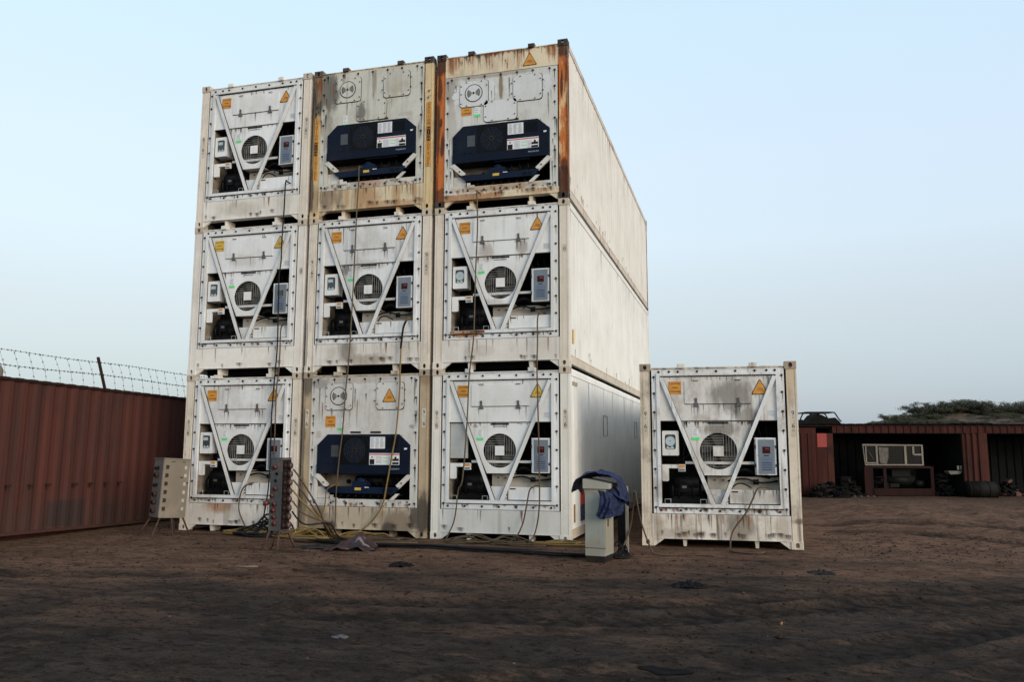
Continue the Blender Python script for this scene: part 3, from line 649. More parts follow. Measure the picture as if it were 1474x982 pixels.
def unit_b(root, k, um, fm, dz=0.0, mid=True, tri='hatch', ftop=2.792, cau=None, stick=None, vent_m=None):
    """refrigeration end with a dark blue machinery cover and bolted hatches"""
    fb = .508+dz
    fr = MB()
    op = [(.332, .635+dz), (2.114, .635+dz), (2.114, 1.58+dz), (1.90, 1.768+dz), (.51, 1.768+dz), (.318, 1.58+dz)]
    fr.rect(.165, 2.255, fb, ftop, .016, .045, [op])
    x0s = .165
    zs = [fb+.07+i*(ftop-fb-.15)/7 for i in range(8)]; bx = (.29, .615, .915, 1.217, 1.52, 1.81, 2.115)
    bolts(fr, [(.215, z) for z in zs]+[(2.205, z) for z in zs]+[(x, ftop-.04) for x in bx]+[(x, fb+.055) for x in bx], .016, .019)
    fr.rect(.155, .165, fb, ftop, .03, .05, (), 1); fr.rect(2.255, 2.27, fb, ftop, .03, .05, (), 1); fr.rect(.165, 2.255, fb-.012, fb, .02, .05, (), 1)
    fr.rect(.255, .258, fb+.11, 1.55+dz, .014, .016, (), 1)
    if ftop < 2.6: fr.rect(.165, 2.255, ftop, ftop+.012, .02, .05, (), 1)
    zt = 1.785+dz
    for x in (.96, 1.35): fr.rect(x, x+.20, zt, zt+.035, .010, .016, (), 1)
    rd = random.Random(sum(map(ord, k))+7); dd = SPEC[k]['d']
    for x, z in [(.215, z) for z in zs]+[(2.205, z) for z in zs]+[(x, ftop-.04) for x in bx]:
        fr.drip(x+rd.uniform(-.006, .006), z-.01, rd.uniform(.06, .24), rd.uniform(.010, .022), .0146, rd.choice((2, 2, 4)))
    for i in range(int(26*dd)): fr.drip(rd.uniform(.25, 2.2), ftop-rd.random()*.5, rd.uniform(.10, .7), rd.uniform(.006, .025), .0143, rd.choice((2, 2, 2, 3)))
    for i in range(int(50*dd)): fr.drip(rd.uniform(.2, 2.2), fb+rd.uniform(.03, .12), rd.uniform(.03, .10), rd.uniform(.015, .06), .0140, rd.choice((2, 3, 3, 4)))
    for i in range(int(16*dd)): fr.drip(rd.choice((rd.uniform(.17, .31), rd.uniform(2.13, 2.25))), rd.uniform(fb+.4, ftop-.3), rd.uniform(.1, .5), rd.uniform(.008, .03), .0138, rd.choice((2, 2, 4)))
    fr.build('unit_front', [um, BOLT, DRIP, RDRIP, KDRIP], root)
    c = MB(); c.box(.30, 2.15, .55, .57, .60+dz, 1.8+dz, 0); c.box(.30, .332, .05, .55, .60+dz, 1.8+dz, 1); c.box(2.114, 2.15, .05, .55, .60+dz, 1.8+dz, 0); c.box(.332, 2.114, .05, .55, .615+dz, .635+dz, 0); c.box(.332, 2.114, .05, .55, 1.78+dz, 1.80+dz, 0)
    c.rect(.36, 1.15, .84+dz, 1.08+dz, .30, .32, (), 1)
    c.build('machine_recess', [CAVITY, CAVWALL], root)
    # blue cover
    q = MB(); q.plate([(.322, 1.075+dz), (2.108, 1.075+dz), (2.108, 1.575+dz), (1.897, 1.762+dz), (.516, 1.762+dz), (.322, 1.575+dz)], -.002, .30)
    q.rect(.322, 2.108, 1.078+dz, 1.225+dz, -.016, -.002); q.box(.322, 2.108, -.018, -.002, 1.225+dz, 1.235+dz)
    for x in (.79, 1.325, 1.95): q.box(x, x+.006, -.004, -.002, 1.24+dz, 1.76+dz, 1)
    bolts(q, [(.36, 1.30+dz), (.36, 1.45+dz), (.36, 1.56+dz), (.55, 1.255+dz), (.66, 1.255+dz), (2.06, 1.30+dz), (2.06, 1.5+dz)], -.002, .008)
    q.text('MAGNUM+', .040, 1.83, 1.165+dz, -.0175, 2)
    q.box(1.1, 1.75, .02, .12, 1.05+dz, 1.075+dz)
    cover = q.build('machinery_cover', [BLUE, DARK, PALELET], root)
    q = MB(); q.plate(rrect(.80, 1.315, 1.238+dz, 1.735+dz, .03), -.010, .0, [circ(1.057, 1.487+dz, .222, 32)])
    q.disc(1.057, 1.487+dz, .225, .045, .05, 24, 1)
    for r in (.205, .165, .125, .085):
        P = circ(1.057, 1.487+dz, r, 28); q.plate(P, -.006, -.001, [circ(1.057, 1.487+dz, r-.007, 28)], 2)
    q.disc(1.057, 1.487+dz, .05, -.014, .0, 16, 2); q.disc(1.057, 1.487+dz, .022, -.018, -.014, 10, 0)
    for a in range(8):
        an = R(a*45+20); q.bar((1.057+.04*math.cos(an), 1.487+dz+.04*math.sin(an)), (1.057+.22*math.cos(an), 1.487+dz+.22*math.sin(an)), .008, (-.008, -.004), 2)
    q.build('fan_grille', [DARK, FANBLK, plain('grille_ring_'+k, (.03, .03, .03), .4)], cover)
    q = MB(); q.rect(.60, .745, 1.37+dz, 1.575+dz, -.006, -.002); q.build('inspection_window', plain('clouded_window_'+k, (.05, .055, .06), .3), cover)
    def lab(x0, x1, z0, z1, fancy):
        q = MB(); q.rect(x0, x1, z0, z1, -.005, -.002, (), 0); rd = random.Random(7)
        if not fancy:
            for cx_ in range(3):
                for i in range(9): q.box(x0+.015+cx_*.09, x0+.015+cx_*.09+.05+.025*rd.random(), -.0065, -.005, z0+.02+i*.02, z0+.028+i*.02, 1)
        else:
            q.rect(x0, x1, z1-.03, z1-.012, -.0062, -.005, (), 2); q.rect(x0+.01, x0+.10, z0+.01, z0+.10, -.0062, -.005, (), 3); q.rect(x1-.13, x1-.01, z0+.07, z0+.11, -.0062, -.005, (), 3); q.rect(x1-.13, x1-.01, z0+.012, z0+.05, -.0062, -.005, (), 3)
            q.disc(x0+.055, z1-.07, .022, -.0062, -.005, 3, 3); q.disc(x1-.07, z1-.08, .022, -.0062, -.005, 8, 3)
            for i in range(6):
                q.box(x0+.13, x0+.23, -.0065, -.005, z0+.03+i*.022, z0+.036+i*.022, 1); q.box(x0+.37, x0+.44, -.0065, -.005, z0+.02+i*.023, z0+.026+i*.023, 1)
            q.box(x0+.26, x0+.36, -.0065, -.005, z0+.12, z0+.13, 4); q.box(x0+.26, x0+.36, -.0065, -.005, z0+.06, z0+.07, 4)
        q.build('instruction_label', [WHITEST, TXTGREY, REDPR, LETTER, GREENST], cover)
    lab(1.355, 1.64, 1.517+dz, 1.722+dz, False); lab(1.345, 1.918, 1.232+dz, 1.437+dz, True)
    q = MB()
    for i in range(7): q.box(1.68, 1.90, -.008, -.002, 1.54+dz+i*.026, 1.553+dz+i*.026)
    q.build('louvre', DARK, cover)
    q = MB(); q.rect(2.005, 2.06, 1.50+dz, 1.53+dz, -.006, -.002); q.build('small_sticker', WHITEST, cover)
    # lower beam, braces and machinery
    q = MB(); q.plate([(.455, .848+dz), (.585, .735+dz), (1.83, .735+dz), (1.93, .848+dz)], -.004, .06); q.rect(1.02, 1.30, .85+dz, .945+dz, .01, .2); q.tube([(1.16, .02, .92+dz), (1.16, .2, .92+dz)], .085, 14)
    q.rect(1.08, 1.20, .79+dz, .835+dz, -.007, -.004, (), 1); q.rect(1.27, 1.35, .835+dz, .848+dz, -.007, -.004, (), 2); q.rect(1.62, 1.70, .755+dz, .82+dz, -.006, -.004, (), 3); q.rect(1.73, 1.80, .755+dz, .82+dz, -.006, -.004, (), 3)
    q.build('lower_beam', [BLUEBEAM, YELLOWST, WHITEST, DARK], root)
    for P, w_ in ((((.318, 1.055+dz), (.545, .85+dz)), .085), (((2.112, 1.055+dz), (1.885, .85+dz)), .085)):
        q = MB(); q.bar(*P, w_, (-.002, .03)); bolts(q, [tuple((Vector(P[0])*.35+Vector(P[1])*.65))], -.002, .013); q.build('brace', [fm, BOLT], root)
    for pts in ([(.60, .70+dz), (.66, .70+dz), (.66, .655+dz), (.74, .655+dz), (.74, .60+dz), (.60, .60+dz)], [(1.74, .64+dz), (1.86, .74+dz), (1.93, .74+dz), (1.80, .615+dz), (1.74, .615+dz)]):
        q = MB(); q.plate(pts, -.002, .02); q.build('brace_foot', fm, root)
    q = MB(); q.plate([(.335, .64+dz), (.56, .64+dz), (.56, .74+dz), (.44, .84+dz), (.335, .84+dz)], .05, .07); q.build('corner_plate', fm, root)
    q = MB(); q.tube([(1.0, .25, .95+dz), (1.5, .25, .95+dz)], .09, 14); q.tube([(.40, .25, .70+dz), (1.9, .25, .70+dz)], .04, 8); q.disc(.82, .93+dz, .04, .27, .30, 12); q.box(1.5, 1.9, .2, .45, .86+dz, 1.07+dz)
    for i in range(5): q.tube(smooth_path([(1.2+i*.16, .14, 1.06+dz), (1.25+i*.15, .10, .95+dz), (1.32+i*.13, .16, .86+dz)]), .012, 5)
    for i in range(8): q.tube([(.75+i*.15, .06, .66+dz), (.80+i*.14, .09, .72+dz)], .022, 6)
    q.build('machinery', DARK, root)
    # hatches
    off = ftop-2.792
    q = MB(); q.plate(rrect(.452, .982, 2.205+off, 2.685+off, .05), .004, .016); q.plate(circ(.713, 2.452+off, .166, 32), -.002, .004, [circ(.713, 2.452+off, .152, 32)], 1); q.disc(.713, 2.452+off, .152, -.004, .004, 28)
    for s in (0, 180):
        P = [(.713+.045*math.cos(R(s-28)), 2.452+off+.045*math.sin(R(s-28)))]+[(.713+.125*math.cos(R(s+a)), 2.452+off+.125*math.sin(R(s+a))) for a in (-34, -15, 5, 25, 40)]+[(.713+.045*math.cos(R(s+34)), 2.452+off+.045*math.sin(R(s+34)))]
        q.plate(P, -.006, -.004, (), 2); q.plate([((x-.713)*.82+.713+.008*math.cos(R(s)), (z-2.452-off)*.72+2.452+off) for x, z in P], -.0065, -.006, (), 3)
    q.disc(.713, 2.452+off, .02, -.012, -.004, 10, 1)
    bolts(q, [(.475, 2.27+off), (.475, 2.45+off), (.475, 2.6+off), (.96, 2.28+off), (.96, 2.58+off), (.58, 2.225+off), (.86, 2.225+off), (.58, 2.665+off), (.86, 2.665+off)], .004, .010)
    q.build('vent_hatch', [vent_m or um, BOLT, STEEL, plain('vent_mesh_'+k, (.20, .19, .16), .7)], root)
    q = MB(); q.plate(rrect(1.45, 1.975, 2.205+off, 2.685+off, .06), .004, .016)
    bolts(q, [(1.475, 2.30+off), (1.475, 2.58+off), (1.95, 2.30+off), (1.95, 2.58+off), (1.58, 2.228+off), (1.85, 2.228+off), (1.58, 2.662+off), (1.85, 2.662+off), (1.425, 2.36+off), (1.425, 2.55+off), (2.0, 2.36+off), (2.0, 2.55+off)], .004, .010)
    q.build('blank_hatch', [vent_m or um, BOLT], root)
    for x0 in (.43, .96, 1.42, 1.96):   # dark outline plates paint in the shadow gaps at the hatches' lower edges
        pass
    q = MB()
    for a, b_ in ((.452, .982), (1.45, 1.975)): q.plate(rrect(a-.006, b_+.010, 2.192+off, 2.690+off, .058), .0118, .0158)
    q.build('hatch_shade_outline', BOLT, root)
    if mid:
        q = MB(); q.plate(rrect(.905, 1.515, 1.805+dz, 2.195+dz, .06), .004, .016); q.plate(rrect(.898, 1.524, 1.792+dz, 2.20+dz, .066), .0118, .0157, (), 1)  # dark outline plate, thicker below, paints in this hatch's shadow gap
        bolts(q, [(.94, 1.9+dz), (.94, 2.1+dz), (1.48, 1.9+dz), (1.48, 2.1+dz), (1.06, 1.825+dz), (1.36, 1.825+dz), (1.06, 2.175+dz), (1.36, 2.175+dz)], .004, .010)
        q.build('service_hatch', [vent_m or um, BOLT], root)
    if tri == 'hatch': sign_tri(root, 1.70, 2.565, .0035, ORANGE)
    elif tri == 'header': sign_tri(root, 1.752, 2.72, .0175, ORANGE)
    if cau: sign_caution_b(root, *cau)
    if stick: sticker(root, stick[0], stick[0]+.10, stick[1]-.19, stick[1], .016, 4)
def sign_caution_b(root, x0, z1):
    s = MB(); y = .016; w_ = .2; s.rect(x0, x0+w_, z1-.205, z1, y-.003, y)
    for i, tx in enumerate(('CAUTION', 'HIGH', 'CONTAINER')): s.text(tx, .042, x0+w_/2, z1-.038-i*.064, y-.0045, 1, 0, .9 if i < 2 else .78)
    s.build('caution_sticker', [ORANGE, LETTER], root)

g2, g1 = .0648, .0672
xc = {3: -W, 2: -2*W-g2, 1: -3*W-g2-g1}
GROUP = 'refrigerated shipping containers'
CAST = {}; RAIL = {}
SPEC = {
 # key: dirt, rust(body), labels
 'c11': dict(d=.42, r=.10, post=(.30, .22)), 'c12': dict(d=.22, r=.05, post=(.12, .10)), 'c13': dict(d=.26, r=.06, post=(.10, .14)),
 'c21': dict(d=.55, r=.10, post=(.22, .16)), 'c22': dict(d=.42, r=.12, post=(.24, .25)), 'c23': dict(d=.60, r=.34, post=(.40, .22)),
 'c31': dict(d=.14, r=.04, post=(.06, .10)), 'c32': dict(d=.24, r=.09, post=(.20, .10)), 'c33': dict(d=.46, r=.30, post=(1.15, .92)), 'c4': dict(d=.78, r=.15, post=(.30, .22)),
}
BSTAIN = {
 'c11': [(.85, .52, .35, .25, .7, RUSTST), (1.0, .35, .10, .4, .45, BROWN)], 'c12': [], 'c13': [(1.0, .3, .5, .2, .3, BROWN)],
 'c21': [(.35, .25, .45, .35, .8, (.16, .115, .075)), (1.9, .2, .5, .35, .75, (.15, .11, .075)), (2.25, .35, .18, .30, .85, SOOT), (1.1, .35, .7, .25, .4, (.30, .24, .17)), (.6, .15, .18, .14, .8, SOOT), (1.72, .14, .18, .14, .85, SOOT)],
 'c22': [(.85, .38, .22, .30, .65, (.20, .16, .12)), (1.2, .2, .6, .14, .5, BROWN)],
 'c23': [(.4, .35, .35, .35, .75, (.15, .10, .06)), (1.15, .35, .3, .4, .75, (.36, .19, .075)), (1.75, .4, .12, .4, .6, (.36, .19, .075)), (.75, .4, .08, .4, .6, (.36, .19, .075)), (2.1, .4, .06, .4, .6, (.30, .16, .07)), (.25, 2.5, .3, .5, .8, SOOT), (1.6, .15, .9, .1, .5, RUSTST)],
 'c31': [(1.23, .3, .05, .35, .25, BROWN)], 'c32': [(.9, .3, .4, .12, .2, BROWN)],
 'c33': [(1.1, 2.86, .5, .12, .8, RUSTST), (.3, 2.7, .15, .3, .7, RUSTST), (2.15, 2.75, .15, .2, .7, RUSTST), (.7, .16, .9, .12, .8, RUSTST), (1.9, .2, .4, .1, .5, RUSTST), (1.55, 2.75, .06, .3, .5, RUSTST)],
 'c4': [(1.5, .30, .28, .4, .75, (.17, .135, .10)), (.6, .2, .5, .12, .4, BROWN), (2.15, .3, .15, .3, .4, BROWN), (.25, .3, .12, .3, .45, BROWN)],
}
USTAIN = {
 'c11': [(1.5, 2.2, .6, .2, .2, BROWN)], 'c12': [(1.1, 2.18, .4, .15, .2, BROWN)], 'c13': [],
 'c21': [(.3, 2.7, .25, .15, .45, SOOT), (1.1, 2.75, .9, .1, .35, BROWN), (.33, 1.77, .07, .1, .5, (.3, .28, .22)), (2.13, 1.9, .07, .05, .6, (.15, .13, .11))],
 'c22': [(.75, 1.85, .16, .14, .7, (.12, .10, .085)), (1.25, 1.95, .5, .12, .25, BROWN)],
 'c23': [(.28, 2.45, .32, .6, .85, (.10, .085, .065)), (.30, 1.8, .15, .6, .5, (.16, .13, .09)), (1.0, 1.98, .12, .25, .8, (.10, .085, .07)), (1.24, 2.5, .05, .4, .6, BROWN), (.62, 2.75, .05, .3, .6, BROWN), (1.7, 2.4, .15, .3, .3, (.36, .28, .16)), (1.2, .58, .4, .12, .6, RUSTST), (2.18, 1.5, .05, .3, .4, SOOT), (1.9, 1.85, .2, .06, .35, (.3, .27, .24))],
 'c31': [(.78, 1.9, .06, .05, .7, (.2, .17, .13))], 'c32': [(.95, 2.05, .2, .22, .45, BROWN), (1.6, 2.1, .15, .2, .6, (.22, .16, .11)), (1.1, 1.13, .35, .1, .3, BROWN), (.6, .6, .4, .08, .9, RUSTST)],
 'c33': [(.25, 2.2, .18, .35, .55, (.20, .17, .13)), (.3, 1.5, .14, .5, .4, (.30, .26, .2)), (1.22, 2.15, .05, .4, .85, (.19, .12, .06)), (1.7, 2.12, .2, .2, .55, (.55, .50, .40)), (.55, 1.9, .2, .3, .35, (.42, .38, .30)), (1.2, .30, 1.1, .1, .75, (.36, .22, .10)), (1.1, 2.4, 1.0, .06, .5, BROWN), (.62, 2.0, .04, .3, .4, BROWN)],
 'c4': [(1.45, 2.36, .42, .36, .72, (.13, .11, .095)), (1.65, 2.05, .25, .18, .6, (.13, .11, .09)), (1.25, 1.85, .4, .16, .75, (.14, .12, .09)), (1.75, 1.75, .35, .35, .45, (.26, .22, .18)), (1.75, .78, .5, .16, .4, (.24, .20, .15)), (.95, 2.0, .2, .1, .3, BROWN)],
}
def container(k, loc, rz, label, kind, **kw):
    S = SPEC[k]; sd = sum(map(ord, k))*.731
    root = empty('refrigerated_container', loc, rz); tag(root, label, 'shipping container', GROUP)
    CAST[k] = paint('casting_'+k, (.36, .30, .23) if k not in ('c33', 'c23') else (.05, .035, .03), sd, .7, .45 if k not in ('c33', 'c23') else .3)
    if k in ('c11', 'c12', 'c13', 'c31', 'c32', 'c22'): CAST[k] = paint('casting_'+k, (.55, .47, .38), sd, .5, .28)
    pbase = {'c21': (.44, .345, .23), 'c23': (.70, .54, .31), 'c33': (.70, .52, .29), 'c4': (.66, .58, .47), 'c31': (.74, .72, .66)}.get(k, CREAM if k != 'c12' else BODY)
    st = {'c23': [(.08, 2.45, .3, .75, .95, (.035, .028, .024)), (.08, .3, .15, .4, .6, BROWN)], 'c21': [(.05, .5, .12, .6, .8, (.13, .10, .07)), (.08, 2.75, .2, .35, .8, (.10, .08, .065))], 'c33': []}.get(k, [])
    st2 = {'c21': [(2.36, .40, .2, .5, .9, SOOT), (2.36, 2.75, .2, .2, .6, BROWN)], 'c33': [], 'c4': [(2.36, 2.7, .2, .5, .35, (.45, .28, .12)), (2.38, .42, .12, .06, .7, (.12, .07, .04))]}.get(k, [])
    rc = (.50, .145, .032) if k == 'c33' else (.20, .06, .018); rc2 = (.17, .048, .018) if k == 'c33' else (.045, .018, .010)
    DKR = (.050, .020, .013)
    lt = {'c33': [(.10, 2.75, .3, .30, .9, DKR), (.06, 2.25, .05, .30, .85, DKR), (.09, 1.60, .04, .12, .9, DKR), (.12, 1.15, .05, .30, .9, DKR), (.03, 1.45, .06, .8, .8, DKR), (.1, .2, .2, .2, .7, DKR)], 'c23': [(.03, 1.7, .05, 1.2, .7, (.06, .04, .03)), (.02, .5, .05, .5, .8, (.05, .035, .028))], 'c22': [(.02, .5, .04, .6, .5, SOOT)], 'c21': [(.02, 1.4, .05, 1.4, .6, SOOT)]}.get(k, [])
    lt2 = {'c33': [(2.38, 2.74, .3, .22, .9, DKR), (2.33, 2.05, .03, .35, .9, DKR), (2.43, 1.5, .03, 1.2, .6, DKR), (2.38, .26, .25, .36, .92, DKR), (2.36, .62, .08, .15, .8, DKR)]}.get(k, [])
    pl = paint('post_left_'+k, pbase, sd+1, S['d']*1.1, S['post'][0], st, lt, rustc=rc, rust2=rc2)
    pr = paint('post_right_'+k, pbase, sd+2, S['d']*.9, S['post'][1], st2, lt2, rustc=rc, rust2=rc2)
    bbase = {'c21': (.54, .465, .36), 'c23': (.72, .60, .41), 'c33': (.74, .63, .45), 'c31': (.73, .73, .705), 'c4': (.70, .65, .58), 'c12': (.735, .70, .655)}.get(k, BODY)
    if k in ('c13', 'c12'): bbase = (.80, .765, .71)  # paler sill paint puts the stronger light higher up into the colour
    if k == 'c31': bbase = (.68, .68, .66)  # bottom tier darkened: the weaker light low down is in its colour
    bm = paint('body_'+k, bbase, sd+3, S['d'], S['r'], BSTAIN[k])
    ubase = {'c23': (.60, .59, .53), 'c21': (.62, .61, .59), 'c33': (.63, .63, .60), 'c4': (.70, .69, .67), 'c13': (.80, .81, .815), 'c12': (.78, .79, .80), 'c32': (.78, .79, .79), 'c31': (.74, .75, .75)}.get(k, UNIT)  # white units paler towards the top: the stack's light gradient in colour
    um = paint('unit_'+k, ubase, sd+4, S['d']*.8, S['r']*.35, USTAIN[k], rough=.42)
    fm = paint('frame_'+k, tuple(x*.98 for x in UNIT) if kind == 'a' else (.66, .64, .60), sd+5, S['d']*.9, S['r']*.7, [s for s in USTAIN[k] if s[1] < 1] if k in ('c32', 'c33', 'c23') else (), rough=.45)
    sbase = {'c33': (.735, .69, .615), 'c32': (.75, .73, .68), 'c31': (.84, .835, .81)}.get(k, BODY)
    sm = paint('side_'+k, sbase, sd+6, S['d']*.28, .13 if k == 'c33' else .05, rough=.5, streak=1.4)
    RAIL[k] = paint('rail_'+k, (.60, .52, .42), sd+8, min(1, S['d']*.7+.3), .50 if k == 'c33' else .36)
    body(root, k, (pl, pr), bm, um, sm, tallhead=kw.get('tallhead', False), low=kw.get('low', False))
    if kind == 'a': unit_a(root, k, um, fm, **kw.get('u', {}))
    else: unit_b(root, k, um, fm, **kw.get('u', {}))
    return root, um

P = lambda c, r: (xc[c], -.0087 if c == 1 else (-.013 if c == 2 else 0), (r-1)*H)
c13, _ = container('c13', P(1,3), 0, 'white refrigerated container on top of the left stack, round fan and V braces', 'a', u=dict(rec='screen', cau=ORANGE))
c12, _ = container('c12', P(1,2), 0, 'clean white refrigerated container in the middle of the left stack, yellow stickers', 'a', u=dict(rec='screen', tri=YELLOWST, cau=YELLOWST, lcd=False))
c11, _ = container('c11', P(1,1), 0, 'white refrigerated container at the foot of the left stack, behind the two socket stands', 'a', u=dict(rec='screen', rustsill=None))
c23, _ = container('c23', P(2,3), 0, 'grimy container with blue machinery cover and orange height strips on its posts, top centre', 'b', u=dict(tri=None, stick=(.62, 1.95)))
c22, _ = container('c22', P(2,2), 0, 'white refrigerated container in the very centre of the stack, round fan and brown-stained sill', 'a', u=dict(rec='screen'))
c21, _ = container('c21', P(2,1), 0, 'sooty beige container with blue machinery cover standing on the ground in the stack', 'b', u=dict(mid=False, tri='hatch', cau=(.46, 2.10), stick=(.71, 2.06)))
c33, _ = container('c33', P(3,3), 0, 'container with heavily rusted corner posts and blue machinery cover, top of the right stack', 'b', tallhead=True, low=True, u=dict(dz=-.283, ftop=2.43, tri='header', cau=(.475, 1.885), stick=(.725, 1.86), vent_m=paint('fresh_white_patch', (.66, .67, .68), 8, .1, .0)))
c32, _ = container('c32', P(3,2), 0, 'white container with round fan and rust under its compressor, right stack middle tier', 'a', u=dict(rec='dial', rustsill=paint('rusty_sill', (.45, .30, .16), 4, .4, .75)))
c31, _ = container('c31', P(3,1), 0, 'clean white container with a plain grey plate beside its fan, standing behind the cabinet', 'a', u=dict(rec='plate', tri=YELLOWST))
c4, _ = container('c4', (1.149, .050, 0.004), .0483, 'stained white container standing alone on the ground beside the stack', 'a', u=dict(rec='dial'))

for root in (c23,): post_strip(root, True, 1.95, ORANGE); post_strip(root, False, 2.02, ORANGE)
for root, lft, tx, z in ((c13, True, "9'6\"", 1.78), (c13, False, "9'6\"", 1.95), (c22, True, "9'6\"", 2.05), (c22, False, "9'6\"", 2.05), (c12, False, "0", 1.9), (c11, True, "9'6", 2.0), (c11, False, "9'6", 2.0), (c31, False, "9'6", 2.12), (c31, True, "9'6", 2.12), (c32, False, "o", 2.02), (c4, True, "9'6\"", 2.08), (c4, False, "9'6\"", 2.08), (c21, True, "9'6", 2.15), (c21, False, "9'6", 2.15)):
    post_mark(root, lft, tx, z, LETTER)
# repainted white splashes round the hatches of the rusty container
s = MB(); fz = 2.43-2.792
for cx_, cz_, r_ in ((.40, 2.56, .055), (.37, 2.44, .07), (.39, 2.32, .05), (1.03, 2.60, .07), (1.06, 2.48, .085), (1.04, 2.36, .07), (1.38, 2.52, .075), (1.37, 2.40, .06), (2.06, 2.58, .07), (2.08, 2.46, .07), (2.04, 2.34, .06)):
    s.plate([(cx_+r_*(1+.22*math.sin(3*a+cx_*9))*math.cos(a), cz_+fz+r_*1.15*(1+.2*math.cos(2*a+cz_*5))*math.sin(a)) for a in [2*math.pi*i/18 for i in range(18)]], .0148-.0002*(cx_*10 % 3), .0158)
s.build('paint_touch_up', paint('touch_up_white', (.68, .69, .71), 2, .06, 0), c33)
# marks on the long side of the lower right containers
s = MB(); TM = Matrix(((0, -1, 0, W), (1, 0, 0, 0), (0, 0, 1, 0), (0, 0, 0, 1))); s.M = TM
s.rect(.34, .40, .30, .60, -.004, .004, (), 0); s.build('side_sticker', [plain('brown_sticker', (.34, .20, .08), .6)], c31)
s = MB(); s.M = TM; s.rect(.28, .66, 2.60, 2.66, -.004, .006, (), 0); s.build('number_plate', [plain('dull_yellow_plate', (.36, .33, .22), .6)], c31)
s = MB(); s.M = TM; s.rect(.90, 1.55, .56, .86, -.004, .01, (), 0); s.rect(.90, 1.55, .28, .56, -.004, .01, (), 1); s.build('side_emblem', [plain('emblem_red', (.42, .035, .03), .5), plain('emblem_navy', (.02, .03, .08), .5)], c31)
for y0_, z0_ in ((3.4, 1.78), (8.35, 1.8)):
    s = MB(); s.M = TM; s.rect(y0_, y0_+.5, z0_, z0_+.42, -.002, .012, [[(y0_+.009, z0_+.007), (y0_+.491, z0_+.007), (y0_+.491, z0_+.413), (y0_+.009, z0_+.413)]]); s.build('side_frame', plain('grey_outline', (.30, .30, .29), .6), c31)
s = MB(); s.M = TM; s.rect(.30, .40, .42, .66, -.004, .004); s.build('side_sticker', YELLOWST, c32)

# ------------------------------------------------------------------ old red container on the left
REDM = paint('red_oxide_paint', (.098, .034, .027), 2.2, .22, .10, [(-1.0, .55, 9, .1, .0, BROWN)], rough=.72, grime=(.05, .035, .03), rustc=(.12, .045, .028), rust2=(.05, .025, .02), tone=.3)
def streaky_red():
    m, t, b = mat('weathered_red_side'); co = t.nodes.new('ShaderNodeTexCoord').outputs['Object']
    c = mixc(t, rng(t, noi(t, co, 1, 6, (3, 1, 2), (6, 6, .22)), .34, .68), (.078, .0240, .0180), (.047, .0195, .0155))
    c = mixc(t, rng(t, noi(t, co, 1, 5, (8, 1, 2), (24, 24, .35)), .60, .76, 0, .6), c, (.12, .058, .046))
    c = mixc(t, rng(t, noi(t, co, 1.5, 7, (8, 7, 2), (1, 1, .6)), .50, .72, 0, .6), c, (.032, .018, .016))
    sp = t.nodes.new('ShaderNodeSeparateXYZ'); t.links.new(co, sp.inputs[0])
    c = mixc(t, rng(t, mth(t, 'ADD', sp.outputs[2], mth(t, 'MULTIPLY', noi(t, co, 1.2, 5), .9)), 1.35, .55, 0, .45), c, (.045, .029, .024))
    for (yy, zz, ry, rz) in ((6.55, .30, .30, .24), (6.2, .30, .22, .22)):
        d = mth(t, 'MAXIMUM', mth(t, 'DIVIDE', mth(t, 'ABSOLUTE', mth(t, 'SUBTRACT', sp.outputs[1], yy)), ry), mth(t, 'DIVIDE', mth(t, 'ABSOLUTE', mth(t, 'SUBTRACT', sp.outputs[2], zz)), rz))
        c = mixc(t, rng(t, d, 1.05, .9, 0, .7), c, (.030, .021, .020))
    c = mixc(t, rng(t, noi(t, co, 14, 6, (1, 5, 1), (1, 1, .7)), .66, .72, 0, .7), c, (.03, .02, .017))
    t.links.new(c, b.inputs['Base Color']); b.inputs['Roughness'].default_value = .75; b.inputs['Specular IOR Level'].default_value = .2
    bump(t, b, noi(t, co, 3, 5), .3, .01); return m
REDSIDE = streaky_red()
def corrugated(mb, L0, z0, z1, period=.278, depth=.026, x=0.0, jit=0):
    """trapezoid-pressed sheet in the plane x, along y from 0 to L0, facing +x"""
    ys, ds = [0], [0]; y = .05
    while y < L0-period:
        for f, d in ((0, 0), (.24, -depth), (.5, -depth), (.74, 0)): ys.append(y+f*period); ds.append(d)
        y += period
    ys.append(L0); ds.append(0); n = len(ys)
    v = [(x+d, yy, z0) for d, yy in zip(ds, ys)]+[(x+d, yy, z1) for d, yy in zip(ds, ys)]
    mb.add(v, [(j, j+1, j+1+n, j+n) for j in range(n-1)])
root = empty('shipping_container', (-8.86, -7.6, .185), 0, rx=R(-1.05)); tag(root, 'long rust-red corrugated container lying along the left edge under the barbed wire', 'shipping container')
s = MB(); corrugated(s, LEN, .05, 2.535, x=-.03); s.build('side_wall', REDSIDE, root)
s = MB(); s.box(-.10, 0, 0, LEN, 2.535, 2.555); corr = [];
for i in range(43): s.box(-.09, .006, .05+i*.278+.02, .05+i*.278+.17, 2.552, 2.585)
s.box(-.09, -.006, 0, LEN, 2.555, 2.58); s.build('top_rail', plain('dark_red_rail', (.030, .016, .014), .8), root)
s = MB(); s.box(-.10, -.002, 0, LEN, 0, .05); s.build('bottom_rail', REDSIDE, root)
s = MB(); s.box(-2.40, -.10, 0, LEN, 2.53, 2.565); s.build('roof', REDM, root)
s = MB(); s.box(-2.42, -2.38, 0, LEN, 0, 2.53); s.box(-2.38, -.10, 0, .04, 0, 2.53); s.box(-2.38, -.10, LEN-.04, LEN, 0, 2.53); s.build('end_walls', REDM, root)
s = MB(); rn_ = random.Random(4)
